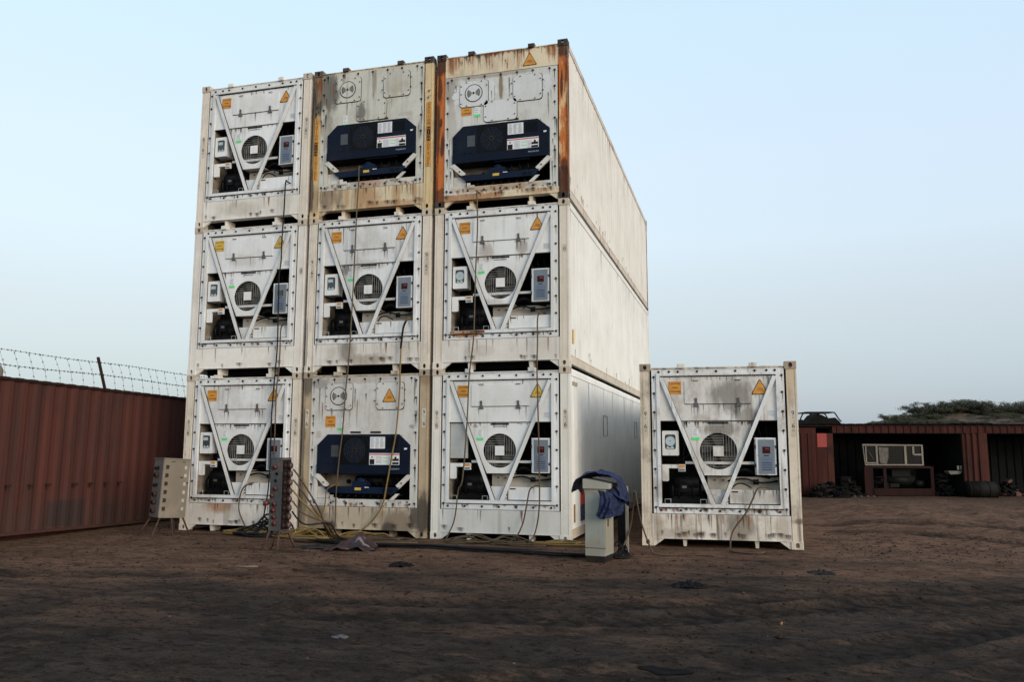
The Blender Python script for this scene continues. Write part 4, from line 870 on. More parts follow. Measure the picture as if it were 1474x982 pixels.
for i in range(7):
    y = 5.0+i*.42+rn_.random()*.2; s.box(-.003, .03, y, y+.09+.05*rn_.random(), .80, .825)
    s.box(-.003, .012, y+.02, y+.04, .74, .80)
s.build('lashing_bracket', plain('rusted_bracket', (.035, .022, .018), .8), root)
s = MB(); s.box(-.5, -.28, .3, LEN-.3, -.17, 0); s.box(-2.2, -2.0, .3, LEN-.3, -.17, 0); s.build('skid_beam', plain('dull_red_beam', (.055, .020, .018), .85), root)

# barbed wire fence behind it
WIRE = plain('rusty_wire', (.05, .042, .04), .7)
root = empty('barbed_wire_fence', (-11.41, 2.2, 0)); tag(root, 'barbed wire strung in squares from a leaning steel post above the red container', 'fence')
for y0_ in (-1.75, 2.27, 6.3):
    s = MB(); y0_ -= 2.2; s.tube([(0, y0_+1.1, 0), (0, y0_, 2.92), (0, y0_-.25, 3.57)], .035, 6); s.build('fence_post', plain('fence_post_rust', (.04, .024, .02), .8), root)
rb = random.Random(11)
def barbed(name, pts, r, step):
    s = MB(); pts = [Vector(p) for p in pts]; s.tube(pts, r, 4)
    for a, b_ in zip(pts, pts[1:]):
        n_ = max(1, int((b_-a).length/step))
        for i in range(n_):
            c_ = a.lerp(b_, (i+rb.random()*.4)/n_); s.tube([c_+Vector((0, rb.uniform(-.02, .02), -.022)), c_+Vector((0, rb.uniform(-.02, .02), .022))], r*1.3, 3)
            s.tube([c_+Vector((0, -.016, 0)), c_+Vector((0, .016, 0))], r*2.2, 4)
    s.build(name, WIRE, root)
yy = [-4+.8*i for i in range(15)]
barbed('top_wire', [(0, y-.0, 3.455-.006*max(0, y)+.012*math.sin(y*1.7)) for y in yy], .0038, .11)
barbed('lower_wire', [(0, y, 3.168-.012*max(0, y)+.014*math.sin(y*1.3+1)) for y in yy], .0045, .11)
y = -3.1
while y < 4.2:
    barbed('upright_wire', [(0, y, 3.455), (0, y+.13+rb.uniform(-.03, .03), 3.17), (0, y+.24, 2.75)], .0030, .14); y += .31+rb.uniform(-.05, .07)
s = MB(); rr_ = []
s.tube([(0, 0, 0), (0, 0, 2.9), (.0, .02, 3.05), (0, .03, 3.13)], .1, 10, radii=[.11, .105, .10, .05])
o = s.build('timber_post', plain('weathered_timber', (.16, .14, .11), .9), None); o.location = (-11.41, -.58, 0); tag(o, 'weathered timber post top at the left end of the barbed wire', 'post')

# ------------------------------------------------------------------ socket stands, cabinet
def facing(loc, phi):
    """z rotation so that the local -y face is turned phi towards the picture's right, seen from the camera"""
    d = Vector((2.76-loc[0], -13.3-loc[1])); return math.atan2(d.y, d.x)+math.pi/2+phi
BEIGEBOX = paint('beige_box_paint', (.185, .160, .125), 1.3, .8, .40, rough=.6)
SIDEBOX = paint('grey_box_side', (.16, .152, .145), 2.3, .5, .15, rough=.6)
GREYBOX = paint('grey_stand_paint', (.062, .070, .076), 3.3, .5, .12, rough=.6)
REDSOCK = plain('red_socket', (.095, .015, .013), .5, 0, .4); DULLSOCK = plain('dull_pink_socket', (.105, .058, .052), .6, 0, .5); RUSTLEG = plain('rusty_leg', (.075, .038, .026), .85, 0, .4)
loc = (-7.06, -.86, zg(-7.06, -.86))
root = empty('socket_stand', loc, facing(loc, R(24)), ry=R(3)); tag(root, 'beige steel socket box on angle-iron legs in front of the red container', 'socket stand', 'socket stands'); root.scale = (.90, .90, .97)
s = MB(); s.box(-.26, .26, -.20, .22, .32, 1.36); s.box(-.275, .275, -.215, .235, 1.36, 1.38)
for i in range(6):
    z = 1.22-i*.148; rx = random.Random(i)
    s.box(-.205, -.155, -.212, -.20, z-.028, z+.028, 1); s.box(-.215, -.165, -.207, -.2, z-.036, z+.036, 1)
    s.box(.155, .205, -.208, -.20, z-.03, z+.03, 2)
s.box(-.12, -.04, -.206, -.2, 1.31, 1.322, 1); s.box(.1, .16, -.206, -.2, 1.31, 1.322, 1); s.box(.08, .14, -.206, -.2, 1.03, 1.05, 1); s.box(.22, .25, -.206, -.2, .93, .955, 1)
s.build('box', [BEIGEBOX, plain('window_dark', (.05, .032, .022), .6), plain('window_pale', (.42, .39, .34), .5)], root)
s = MB(); s.box(-.268, -.26, -.19, .21, .33, 1.35); s.build('side_panel', SIDEBOX, root)
for i, z in enumerate((1.20, 1.08, .90, .74, .60, .45)):
    s = MB(); rr_ = .048 if i not in (0, 2) else .032; s.tube([(-.268, 0, z), (-.33, .0, z-.01)], rr_, 12); s.tube([(-.33, 0, z-.01), (-.345, 0, z-.012)], rr_*.7, 10, 1); s.build('socket', [plain('socket_brown', (.055, .032, .027), .6) if i not in (0, 2) else BLACK, DARK], root)
for x, y, dx, dy in ((-.22, -.17, -.18, -.12), (.22, -.17, .16, -.12), (-.22, .19, -.2, .1), (.2, .19, .12, .12), (.0, -.17, .02, -.14)):
    s = MB(); s.tube([(x, y, .34), (x+dx, y+dy, -.03)], .018, 4); s.build('leg', RUSTLEG, root)

loc = (-4.13, -2.0, zg(-4.13, -2.0))
root = empty('socket_stand', loc, facing(loc, R(-36))); tag(root, 'grey upright socket stand with red plugs in front of the left and centre stacks', 'socket stand', 'socket stands'); root.scale = (.84, .84, .97)
s = MB(); s.box(-.125, .125, -.135, .135, .28, 1.40); s.box(-.13, .13, -.14, .14, 1.40, 1.415); s.box(.125, .14, -.12, .12, .30, 1.38, 1)
s.build('box', [GREYBOX, plain('rust_brown_side', (.018, .012, .011), .8)], root)
for i, z in enumerate((1.27, 1.17, 1.06, .94, .83, .70, .60, .50, .40)):
    s = MB(); red_ = i not in (1, 2); x = (-.01, .02, 0, .01, -.06, .0, -.02, .0, .02)[i]
    s.tube([(x, -.135, z), (x, -.185 if red_ else -.15, z-.006)], .036 if red_ else .026, 12); s.build('socket', REDSOCK if red_ else BLACK, root)
for i in range(8):
    z = 1.30-i*.132
    s = MB(); s.tube([(.14, .03, z), (.19, .03, z-.01)], .055, 12, 0); s.tube([(.19, .03, z-.01), (.215, .03, z-.012)], .045, 12, 1); s.tube([(.14, -.085, z-.01), (.18, -.085, z-.014)], .035, 10, 0); s.build('side_socket', [plain('socket_shell', (.035, .02, .017), .6) , DULLSOCK], root)
for x, y, dx, dy in ((-.1, -.11, -.10, -.10), (.1, -.11, .06, -.14), (-.1, .11, -.16, .06), (.1, .11, .14, .10)):
    s = MB(); s.tube([(x, y, .30), (x+dx, y+dy, -.03)], .022, 4); s.build('leg', RUSTLEG, root)
s = MB(); s.box(-.03, .15, -.12, .12, .24, .28); s.build('bracket', RUSTLEG, root)
s = MB(); s.tube([(-.13, -.14, .72), (-.19, -.22, .70)], .04, 10); s.tube([(-.19, -.22, .70), (-.27, -.25, .74)], .012, 6, 1); s.build('plug', [REDSOCK, GALV], root)

loc = (.80, -1.90, zg(.8, -1.9)-.02); crz = facing(loc, R(-17))
root = empty('steel_cabinet', loc, crz); tag(root, 'narrow pale green steel cabinet under the blue tarpaulin', 'cabinet'); root.scale = (.95, .95, .965)
CAB = paint('pale_green_cabinet', (.30, .315, .28), 6.1, .32, .06, [(0, .2, .2, .2, .3, BROWN)], rough=.5)
s = MB(); s.box(-.145, .145, -.22, .22, .10, .97); s.box(-.148, .148, -.223, .2, .205, .212, 1); s.box(.06, .064, -.222, -.219, .25, .9, 0); s.build('body', [CAB, BOLT], root)
s = MB(); s.box(-.135, .135, -.21, .21, .0, .10); s.build('plinth', plain('dark_plinth', (.022, .018, .016), .85), root)
s = MB(); s.box(-.15, .15, -.225, .2, .97, 1.03); s.plate([(-.165, 1.03), (.225, 1.03), (.225, 1.10), (-.165, 1.165)], -.26, .2); s.build('lid', paint('lid_beige', (.37, .355, .30), 2.1, .35, .08), root)
s = MB(); s.box(.146, .152, -.19, .20, .14, .95); s.box(.152, .158, -.1, -.06, .5, .6, 1); s.build('side_door', [paint('cabinet_side', (.30, .28, .22), 4.2, .4, .15), BOLT], root)
root = empty('steel_trestle', (1.02, -1.05, 0), crz); tag(root, 'dark steel trestle with one pale leg behind the pale green cabinet', 'trestle')
s = MB(); s.box(-.09, .02, -.02, .02, 0, .85); s.build('dark_panel', DARK, root); s = MB(); s.box(.03, .065, -.025, .015, 0, .98); s.build('leg', paint('frame_leg', (.30, .28, .24), 3, .5, .2), root)

# blue tarpaulin on the cabinet
def sheet(nu, nv, fn, name, mt, thick=.006):
    s = MB(); v = [fn(i/(nu-1), j/(nv-1)) for j in range(nv) for i in range(nu)]
    f = [(j*nu+i, j*nu+i+1, (j+1)*nu+i+1, (j+1)*nu+i) for j in range(nv-1) for i in range(nu-1)]
    s.add(v, f, 0, True); return s
m, t, b = mat('blue_tarpaulin'); co = t.nodes.new('ShaderNodeTexCoord').outputs['Object']
c = mixc(t, rng(t, noi(t, co, 6, 6), .35, .65), (.020, .030, .088), (.008, .012, .036)); c = mixc(t, rng(t, noi(t, co, 90, 2), .5, .7, 0, .3), c, (.035, .045, .10)); t.links.new(c, b.inputs['Base Color']); b.inputs['Roughness'].default_value = .6; b.inputs['Specular IOR Level'].default_value = .2
bump(t, b, noi(t, co, 16, 5), .6, .03); TARP = m
root = empty('tarpaulin', loc, crz); tag(root, 'crumpled dark blue tarpaulin thrown over the top of the steel cabinet', 'tarpaulin'); root.scale = (.92, .95, .965)
def nz(x, y, z, s, a): 
    q = mnoise.noise_vector(Vector((x, y, z))*s); return q*a
def over(u, v):
    # hood: from the left tip over the back of the lid and down on the right
    ang = math.pi*(u*1.06-.02); x = .005-.375*math.cos(ang); z = .99+.29*max(0, math.sin(ang))**.75
    if u > .8: z -= (u-.8)*.5
    y = -.16+.46*v; z -= .10*max(0, v-.55)*2+.03*(1-v)**2
    p = Vector((x, y, z)); z_ = max(z, 1.185-.16*(x+.165)/.39) if (-.17 < x < .23 and y < .22) else z
    p.z = z_; return tuple(p+nz(x, y, z, 6, .045)*(1 if z_ > 1.2 else .6)+nz(x, y, z, 17, .016))
s = sheet(34, 16, over, 'hood', TARP)
def hang(u, v):
    # flap: hangs from the lid down the front right corner of the cabinet
    x = .07+.27*u+.05*math.sin(v*3); y = -.275+.40*max(0, u-.5)*1.6; z = 1.02-.40*v*(1-.35*abs(u-.35))-.05*u
    w_ = .045*math.sin(u*13+v*2)*(.4+v); p = Vector((x, y-.03-abs(w_)*.9, z)); return tuple(p+nz(x, y, z, 7, .03)+nz(x, y, z, 20, .012))
s2 = sheet(26, 26, hang, 'flap', TARP); s.add(s2.v, s2.f, 0, True)
def tail(u, v):
    x = .22+.26*u; y = -.06+.24*v; z = 1.00-.10*u-.06*u*u+.06*math.sin(v*math.pi)-.10*v*u; p = Vector((x, y-.12, z)); return tuple(p+nz(x, y, z, 7, .035)+nz(x, y, z, 22, .012))
s3 = sheet(18, 14, tail, 'tail', TARP); s.add(s3.v, s3.f, 0, True)
o = s.build('cloth', TARP, root); md = o.modifiers.new('thickness', 'SOLIDIFY'); md.thickness = .006

# ------------------------------------------------------------------ cables
YEL = plain('yellow_cable', (.20, .125, .030), .55, 0, .35, 5, 0); BRN = plain('brown_cable', (.085, .050, .027), .6, 0, .35, 5, 0); BLK = plain('black_cable', (.014, .014, .015), .5, 0, .3, 5, 0); DKB = plain('dirty_cable', (.085, .058, .026), .6, 0, .35, 5, 0); GRYC = plain('dusty_black_cable', (.020, .021, .024), .6, 0, .4, 4, 0)
CG = 'power cables hanging down the stack'
def cable(name, pts, mt, label, r=.013, group=None, cat='cable', k=6):
    s = MB(); s.tube(smooth_path(pts, k), r, 7); o = s.build(name, mt); tag(o, label, cat, group); return o
F = -.07
def hangc(pts, tail, mt, label, r=.0125, start=True):
    rr = random.Random(len(label)); q = [(x, F, z) for x, z in pts]
    if start: q = [(q[0][0]+.05, .12, q[0][2]+.01), (q[0][0]+.02, -.02, q[0][2]+.015)]+q
    cable('power_cable', q+tail, mt, label, r, CG)
g_ = lambda x, y, h=.014: (x, y, zg(x, y)+h)
hangc([(-5.44,6.52),(-5.45,6.01),(-5.47,5.41),(-5.47,5.01),(-5.5,4.68),(-5.49,4.15),(-5.48,3.37),(-5.51,2.79),(-5.54,2.09),(-5.53,1.34),(-5.54,.96),(-5.57,.59)], [(-5.63,-.12,.12), g_(-5.6,-.3)], BLK, 'black power cable hanging down all three tiers of the left stack', .013)
hangc([(-5.36,3.81),(-5.42,3.70),(-5.42,3.37),(-5.43,2.92),(-5.46,2.6),(-5.46,1.84),(-5.45,1.0),(-5.42,.4)], [(-5.36,-.14,.1), g_(-5.2,-.3)], BRN, 'brown power cable from the yellow-stickered container, left stack')
hangc([(-5.96,.87),(-6.07,.79),(-6.13,.62),(-6.14,.43),(-6.1,.30),(-6.01,.14)], [g_(-5.8,-.3), g_(-5.55,-.42)], BRN, 'short looped brown cable at the foot of the left stack')
hangc([(-3.92,6.67),(-3.92,6.35),(-3.94,5.89),(-3.96,4.85),(-3.98,4.08),(-4.02,3.07),(-4.06,2.57),(-4.1,1.83),(-4.15,1.35),(-4.19,.74),(-4.19,.2)], [(-4.15,-.2,.03), g_(-3.95,-.45)], DKB, 'long drab cable hanging down the whole centre stack')
hangc([(-2.90,3.80),(-2.96,3.70),(-2.98,3.6),(-3.01,3.35),(-3.01,3.29),(-3.02,2.92),(-3.02,2.56),(-3.07,1.83),(-3.15,1.35),(-3.23,.87),(-3.29,.58),(-3.43,.34)], [(-3.66,-.12,.12), g_(-3.95,-.35)], YEL, 'bright yellow cable crossing the front of the sooty beige container', .015)
s = MB(); s.tube(smooth_path([(-2.90, -.06, 3.81), (-2.95, -.075, 3.70), (-2.98, -.072, 3.6), (-3.005, -.072, 3.35), (-3.015, -.072, 3.27)]), .019, 7); s.build('splice_sleeve', BLK, bpy.data.objects['power_cable.004'])
hangc([(-4.27,.86),(-4.38,.78),(-4.40,.55),(-4.45,.37),(-4.54,.19)], [g_(-4.6,-.25), g_(-4.35,-.5)], YEL, 'short yellow cable out of the lower left of the sooty beige container')
hangc([(-1.63,6.0),(-1.62,5.83),(-1.61,5.33),(-1.64,4.47),(-1.66,3.49),(-1.71,3.01),(-1.74,2.71),(-1.77,1.94),(-1.84,1.01),(-1.91,.84),(-1.95,.49),(-2.0,.26)], [(-2.06,-.2,.05), g_(-1.95,-.5), g_(-1.7,-.55), g_(-1.35,-.4)], DKB, 'drab cable hanging from the rusty-posted container down the right stack')
hangc([(-.49,3.81),(-.53,3.69),(-.53,3.33),(-.54,2.86),(-.53,2.4),(-.51,1.59),(-.50,.92),(-.51,.52),(-.56,.22)], [(-.62,-.15,.06), g_(-.75,-.4), g_(-1.2,-.55)], BRN, 'brown cable over the right side of the two lower right-stack containers')
hangc([(-.60,.90),(-.67,.84),(-.72,.6),(-.79,.29)], [(-.91,-.12,.06), g_(-1.05,-.35), g_(-.8,-.6), g_(-.3,-.45)], BRN, 'short curved brown cable at the foot of the right stack')
c_, s_ = math.cos(.0483), math.sin(.0483); l2w = lambda x, y, z: (1.149+x*c_-y*s_, .05+x*s_+y*c_, z)
cable('power_cable', [l2w(2.0,.04,.925), l2w(1.89,-.03,.945), l2w(1.785,-.07,.916), l2w(1.707,-.07,.755), l2w(1.629,-.07,.595), l2w(1.542,-.07,.466), l2w(1.455,-.07,.358), l2w(1.377,-.08,.219), l2w(1.35,-.14,.05), g_(2.55,-.35), g_(2.9,-.5), g_(3.0,-.3)], BRN, 'brown cable trailing down the front of the lone container', .0135, CG)
# cables from the grey socket stand
for i, (dx, col) in enumerate(((0, BRN), (.05, BRN), (.09, YEL), (.13, BRN), (.18, BLK))):
    z0 = 1.2-.16*i
    cable('power_cable', [(-3.96, -1.92, z0), (-3.86+dx*.3, -1.80, z0-.2), (-3.72+dx, -1.5, max(.35, z0-.65)), (-3.70+dx, -1.2, .12), g_(-3.55+dx*2, -.95), g_(-3.1+dx*2.5, -.85-dx), g_(-2.5+dx*2, -.7-dx*1.5)], col, ['topmost brown cable drooping from the side of the grey socket stand', 'second highest brown cable drooping from the grey socket stand', 'yellow cable drooping from the side of the grey socket stand', 'lowest brown cable drooping from the grey socket stand', 'black cable leaving the bottom of the grey socket stand'][i], .013, 'cables of the grey socket stand')
# cables from the cabinet
cable('power_cable', [(1.20,-1.25,.92), (1.17,-1.15,.7), (1.12,-1.1,.4), (1.02,-1.15,.12), g_(.98,-1.35)], BRN, 'brown cable from under the tarpaulin back down to the cabinet foot', .012, 'cables of the steel cabinet')
cable('power_cable', [(1.22,-1.25,.92), (1.26,-1.2,.6), (1.33,-1.15,.32), (1.42,-1.1,.08), g_(1.5,-1.12), g_(1.9,-1.0), g_(2.3,-1.0)], BRN, 'brown cable from under the tarpaulin slanting to the lone container', .012, 'cables of the steel cabinet')
# coils and bundles on the ground
def coil(loc, rx, ry, turns, mt, label, r=.014, seed=1, lift=.16):
    rr = random.Random(seed); pts = []
    for i in range(turns*14):
        a = i/14*2*math.pi; k = 1+.28*math.sin(i*.37+seed)+rr.uniform(-.05, .05); tz = abs(math.sin(a*.5+seed*2+i*.05))
        pts.append((loc[0]+rx*k*math.cos(a)+.08*math.sin(i*.11), loc[1]+ry*k*math.sin(a)+.05*math.sin(i*.17), .016+(i % 11)*.004+lift*max(0, math.sin(a))**2*(.4+.6*rr.random())*tz))
    cable('cable_coil', pts, mt, label, r, 'cable coils on the ground', 'cable coil', 3)
coil((-5.42, -.42), .42, .20, 9, BLK, 'heap of black cable coils at the foot of the left stack', .017, 2, .34)
coil((-5.85, -.32), .40, .12, 4, YEL, 'yellow cable loops left of the black coils', .013, 5, .10)
coil((-4.55, -.55), .40, .16, 6, YEL, 'yellow cable heap just behind the grey socket stand', .014, 7, .16)
coil((-3.55, -.45), .42, .09, 4, YEL, 'yellow cable loops on the ground below the sooty container', .014, 8, .12)
coil((-3.05, -.62), .55, .10, 4, BRN, 'flat brown cable loops between the centre and right stacks', .012, 15, .04)
coil((-1.65, -.40), .34, .11, 3, DKB, 'drab cable loops under the left half of the clean white container', .011, 3, .10)
coil((-.95, -.40), .36, .12, 3, DKB, 'drab cable loops under the right half of the clean white container', .011, 4, .16)
coil((-.05, -.35), .42, .08, 4, YEL, 'flat yellow cable loops between the right stack and the cabinet', .011, 9, .03)
coil((1.02, -1.55), .10, .12, 5, BLK, 'small upright black coil against the cabinet foot', .010, 12, .26)
rc_ = random.Random(5); s = MB()
for i in range(8):
    oy = rc_.uniform(-.10, .10); oz = .02+.02*(i % 3)
    base = [(-4.0,-1.15),(-3.3,-1.35),(-2.6,-1.42),(-1.9,-1.38),(-1.2,-1.45),(-.5,-1.52),(.1,-1.62),(.72,-1.72)]
    pts = [(x+rc_.uniform(-.05,.05), y+oy+.05*math.sin(j*1.3+i), oz+zg(x, y)) for j, (x, y) in enumerate(base)]; s.tube(smooth_path(pts, 6), .0125, 6)
o = s.build('cable_bundle', GRYC); tag(o, 'thick bundle of dusty black cables along the ground towards the cabinet', 'cable bundle')
s = MB(); s.tube([(-4.35, -1.22, .035), (-2.9, -1.28, .04)], .03, 6); o = s.build('steel_bar', plain('brown_bar', (.075, .05, .038), .8)); tag(o, 'brown bar lying on the ground right of the grey socket stand', 'bar')

# ------------------------------------------------------------------ litter
def crumple(name, loc, rx, ry, h, mt, label, seed, cat='rag', n=26, fold=9):
    def fn(u, v):
        a = (u-.5)*2; b_ = (v-.5)*2; q = Vector((a*3+seed, b_*3, seed)); k = 1-.5*(a*a+b_*b_)
        z = max(.004, h*(.35+.8*abs(mnoise.noise(q*1.1))+.35*mnoise.noise(q*2.7))*max(.05, k))
        return (a*rx*(1+.25*mnoise.noise(q*.8))+.02*mnoise.noise(q*3), b_*ry*(1+.25*mnoise.noise(q*.9+Vector((5,5,5)))), z)
    s = sheet(n, n, fn, name, mt); o = s.build(name, mt); o.location = (loc[0], loc[1], zg(*loc)-.004); md = o.modifiers.new('thickness', 'SOLIDIFY'); md.thickness = .006; tag(o, label, cat); return o
m, t, b = mat('maroon_plastic'); co = t.nodes.new('ShaderNodeTexCoord').outputs['Object']; c = mixc(t, rng(t, noi(t, co, 7, 4), .4, .6), (.038, .013, .016), (.016, .007, .009)); c = mixc(t, rng(t, noi(t, co, 3, 2, (4, 2, 1), (1, 3, 1)), .62, .66), c, (.16, .13, .12)); t.links.new(c, b.inputs['Base Color']); b.inputs['Roughness'].default_value = .4; MAROON = m
def tent(u, v):
    a, b_ = u-.5, v-.5; r_ = Vector((u*4, v*4, 3.3)); h = .27*max(0, 1-abs(a-.22)*3.2)*max(.15, 1-abs(b_)*1.9)+.11*max(0, 1-abs(a+.15)*2.4)*(1-abs(b_))
    return (a*.78+.03*mnoise.noise(r_), b_*.55+.04*mnoise.noise(r_*1.3), max(.006, h+.05*mnoise.noise(r_*1.6)))
s = sheet(22, 18, tent, 'bag', MAROON); o = s.build('plastic_bag', MAROON); o.location = (-3.02, -1.78, zg(-3.02, -1.78)); o.rotation_euler.z = .3; md = o.modifiers.new('thickness', 'SOLIDIFY'); md.thickness = .006
tag(o, 'crumpled maroon plastic sheet on the cable bundle before the centre stack', 'plastic sheet')
CLOTH = plain('black_cloth', (.016, .015, .017), .9, 0, .5, 12); GREYCL = plain('grey_cloth', (.035, .034, .036), .9, 0, .5, 12)
crumple('rag', (-3.35, -1.80), .50, .18, .06, GREYCL, 'flat black rag beside the maroon plastic sheet', 4.1)
crumple('rag', (-1.61, -3.15), .16, .09, .085, CLOTH, 'small black rag on the ground in front of the centre and right stacks', 1.7)
crumple('rag', (2.12, -3.72), .17, .13, .10, CLOTH, 'knotted black rag on the ground in front of the lone container', 2.9)
crumple('rag', (3.62, -2.25), .15, .10, .07, GREYCL, 'grey crumpled rag at the front right of the lone container', 5.3)
crumple('rag', (-.48, -7.0), .07, .05, .03, plain('pale_scrap', (.10, .10, .105), .8), 'pale scrap of cloth near the front of the yard', 6.1, n=14)
s = MB(); ring = [(2.17+.165*math.cos(a)*(1+.2*math.sin(2*a+1)+.06*math.sin(7*a)), .0+.085*math.sin(a)*(1+.3*math.sin(3*a)+.08*math.sin(9*a))) for a in [2*math.pi*i/40 for i in range(40)]]
vv = [(2.17+(x-2.17)*k_, -7.25+y*k_, zg(2.17+(x-2.17)*k_, -7.25+y*k_)+.007) for k_ in (.02, .25, .5, .75, 1.0) for x, y in ring]
s.add(vv, [(r_*40+i, (r_+1)*40+i, (r_+1)*40+(i+1) % 40, r_*40+(i+1) % 40) for r_ in range(4) for i in range(40)], 0, True); o = s.build('oil_stain', plain('wet_oil', (.0055, .005, .005), .9, 0, .3)); tag(o, 'black oily patch on the ground in the foreground', 'oil stain')
# short pale stick
s = MB(); s.tube([(-3.48, -4.05, zg(-3.4, -4)+.02), (-3.2, -3.98, zg(-3.2, -4)+.03)], .008, 5); o = s.build('stick', plain('bleached_stick', (.22, .19, .155), .8)); tag(o, 'thin bleached stick lying on the dark ground', 'stick')
s = MB(); s.tube([(3.02, -5.5, zg(3, -5.5)), (3.03, -5.5, zg(3, -5.5)+.025)], .02, 7, radii=[.015, .008]); o = s.build('litter_scrap', plain('orange_scrap', (.34, .17, .04), .7)); tag(o, 'tiny orange scrap in the tyre tracks', 'scrap')
# pebbles and clods: nobody could count them
rs = random.Random(8); s = MB()
for i in range(6500):
    y = -9.4+12*rs.random()**1.2; x = rs.uniform(-8.2, 8.5) if y < -.8 else (rs.uniform(3.9, 9) if rs.random() < .8 else rs.uniform(-8.3, -7.6))
    r_ = .005+.014*rs.random()**3+(.018 if rs.random() < .015 else 0); cx_, cy_, cz_ = x, y, zg(x, y)+r_*.25
    vv = [(cx_+dx*r_*rs.uniform(.7, 1.4), cy_+dy*r_*rs.uniform(.7, 1.4), cz_+dz*r_*rs.uniform(.5, .9)) for dx, dy, dz in ((1,0,0),(0,1,0),(-1,0,0),(0,-1,0),(0,0,1),(0,0,-1))]
    s.add(vv, [(0,1,4),(1,2,4),(2,3,4),(3,0,4),(1,0,5),(2,1,5),(3,2,5),(0,3,5)], 0 if rs.random() < .98 else 1)
o = s.build('gravel', [plain('clod_earth', (.034, .023, .018), .95, 0, .5, 3), plain('pale_pebble', (.13, .105, .085), .9, 0, .5, 3)]); o['kind'] = 'stuff'; o['label'] = 'scattered small clods and pebbles on the yard'; o['category'] = 'gravel'

# ------------------------------------------------------------------ the shed on the right
SA = .2631; S0 = Vector((4.61, 15.0, 0)); SX = Vector((math.cos(SA), math.sin(SA), 0)); SY = Vector((-math.sin(SA), math.cos(SA), 0))
def sw(x, y, z): return tuple(S0+SX*x+SY*y+Vector((0, 0, z)))
shed = empty('shed', tuple(S0), SA); tag(shed, 'long low dark red corrugated shed with two wide open bays behind the lone container', 'shed')
def redpaint(nm, base, seed):
    m, t, b = mat(nm); co = t.nodes.new('ShaderNodeTexCoord').outputs['Object']
    c = mixc(t, rng(t, noi(t, co, 1, 5, (seed, 1, 2), (5, 5, .3)), .35, .68), base, tuple(x*.55 for x in base))
    c = mixc(t, rng(t, noi(t, co, 2.5, 7, (seed, 7, 2), (1, 1, .6)), .52, .7, 0, .7), c, (.016, .010, .009))
    c = mixc(t, rng(t, noi(t, co, 1, 4, (seed, 3, 5), (20, 20, .4)), .62, .76, 0, .5), c, (.075, .030, .022))
    t.links.new(c, b.inputs['Base Color']); b.inputs['Roughness'].default_value = .8; b.inputs['Specular IOR Level'].default_value = .15; return m
SR = redpaint('shed_red', (.050, .0135, .011), 3); SR2 = redpaint('shed_red_brown', (.060, .018, .013), 8); SIN = plain('shed_inner_grey', (.0085, .011, .0115), .85, 0, .4, 2); BLK2 = plain('shed_dark', (.004, .004, .004), .9)  # shed walls and interior darkened in place of sun being blocked there
TT = 2.285
def corr_x(mb, x0, x1, z0, z1, y, period=.25, depth=.03, face=-1):
    xs, ds = [x0], [0]; x = x0+.03
    while x < x1-period:
        for f, d in ((0, 0), (.12, depth), (.42, depth), (.54, 0)): xs.append(x+f*period*1.0); ds.append(d)
        x += period
    xs.append(x1); ds.append(0); n = len(xs); v = [(a, y+d, z0) for a, d in zip(xs, ds)]+[(a, y+d, z1) for a, d in zip(xs, ds)]
    mb.add(v, [(j, j+1, j+1+n, j+n) for j in range(n-1)])
s = MB(); corr_x(s, -2.2, .40, 0, 2.02, .0, .22); s.box(.40, .42, -.01, .05, 0, 2.02); s.box(-2.2, .42, .035, .06, 0, 2.2); s.build('end_wall', SR, shed)
s = MB(); s.box(.43, .75, -.005, .03, .02, 2.02); s.box(.75, .95, -.02, .05, 0, 2.02); dr = s.build('door', SR2, shed)
s = MB(); s.box(.44, .755, -.018, -.005, 1.575, 2.018); s.build('red_panel', plain('bright_red_panel', (.26, .016, .010), .6, 0, .2, 6), dr)
s = MB(); corr_x(s, .95, 13, 2.035, TT-.03, .0, .24, .03); s.box(.95, 13, .035, .06, 2.03, TT-.03); s.box(-2.2, 13, -.012, .03, TT-.03, TT-.005); s.box(.95, 13, -.004, .03, 2.015, 2.04, 1); s.build('header', [SR, BLK2], shed)
s = MB(); corr_x(s, 5.115, 5.92, 0, 2.035, -.01, .20, .045); s.box(5.115, 5.92, .04, .08, 0, 2.03); s.build('pillar', SR2, shed)
s = MB(); corr_x(s, 11.2, 13, 0, 2.035, -.01, .22); s.box(11.2, 13, .03, .06, 0, 2.03); s.build('far_wall', SR, shed)
for x0, x1 in ((.95, 5.115), (5.92, 11.2)):
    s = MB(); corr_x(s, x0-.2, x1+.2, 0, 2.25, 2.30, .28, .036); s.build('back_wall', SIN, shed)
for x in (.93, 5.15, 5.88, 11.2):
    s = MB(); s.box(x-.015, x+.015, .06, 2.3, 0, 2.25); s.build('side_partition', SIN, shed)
s = MB(); s.box(-2.2, 13, -.03, 2.36, TT-.004, TT+.02)
for i in range(52): s.box(-2.0+i*.29, -2.0+i*.29+.16, -.06, 2.4, TT+.018, TT+.055)
s.box(4.85, 6.1, -.07, .5, TT+.05, TT+.075); s.build('roof', BLK2, shed)
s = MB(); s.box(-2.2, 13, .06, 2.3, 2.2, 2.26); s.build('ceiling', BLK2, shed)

def at(o, x, y, z=0, rz=0): o.location = sw(x, y, z); o.rotation_euler = (0, 0, SA+rz); return o
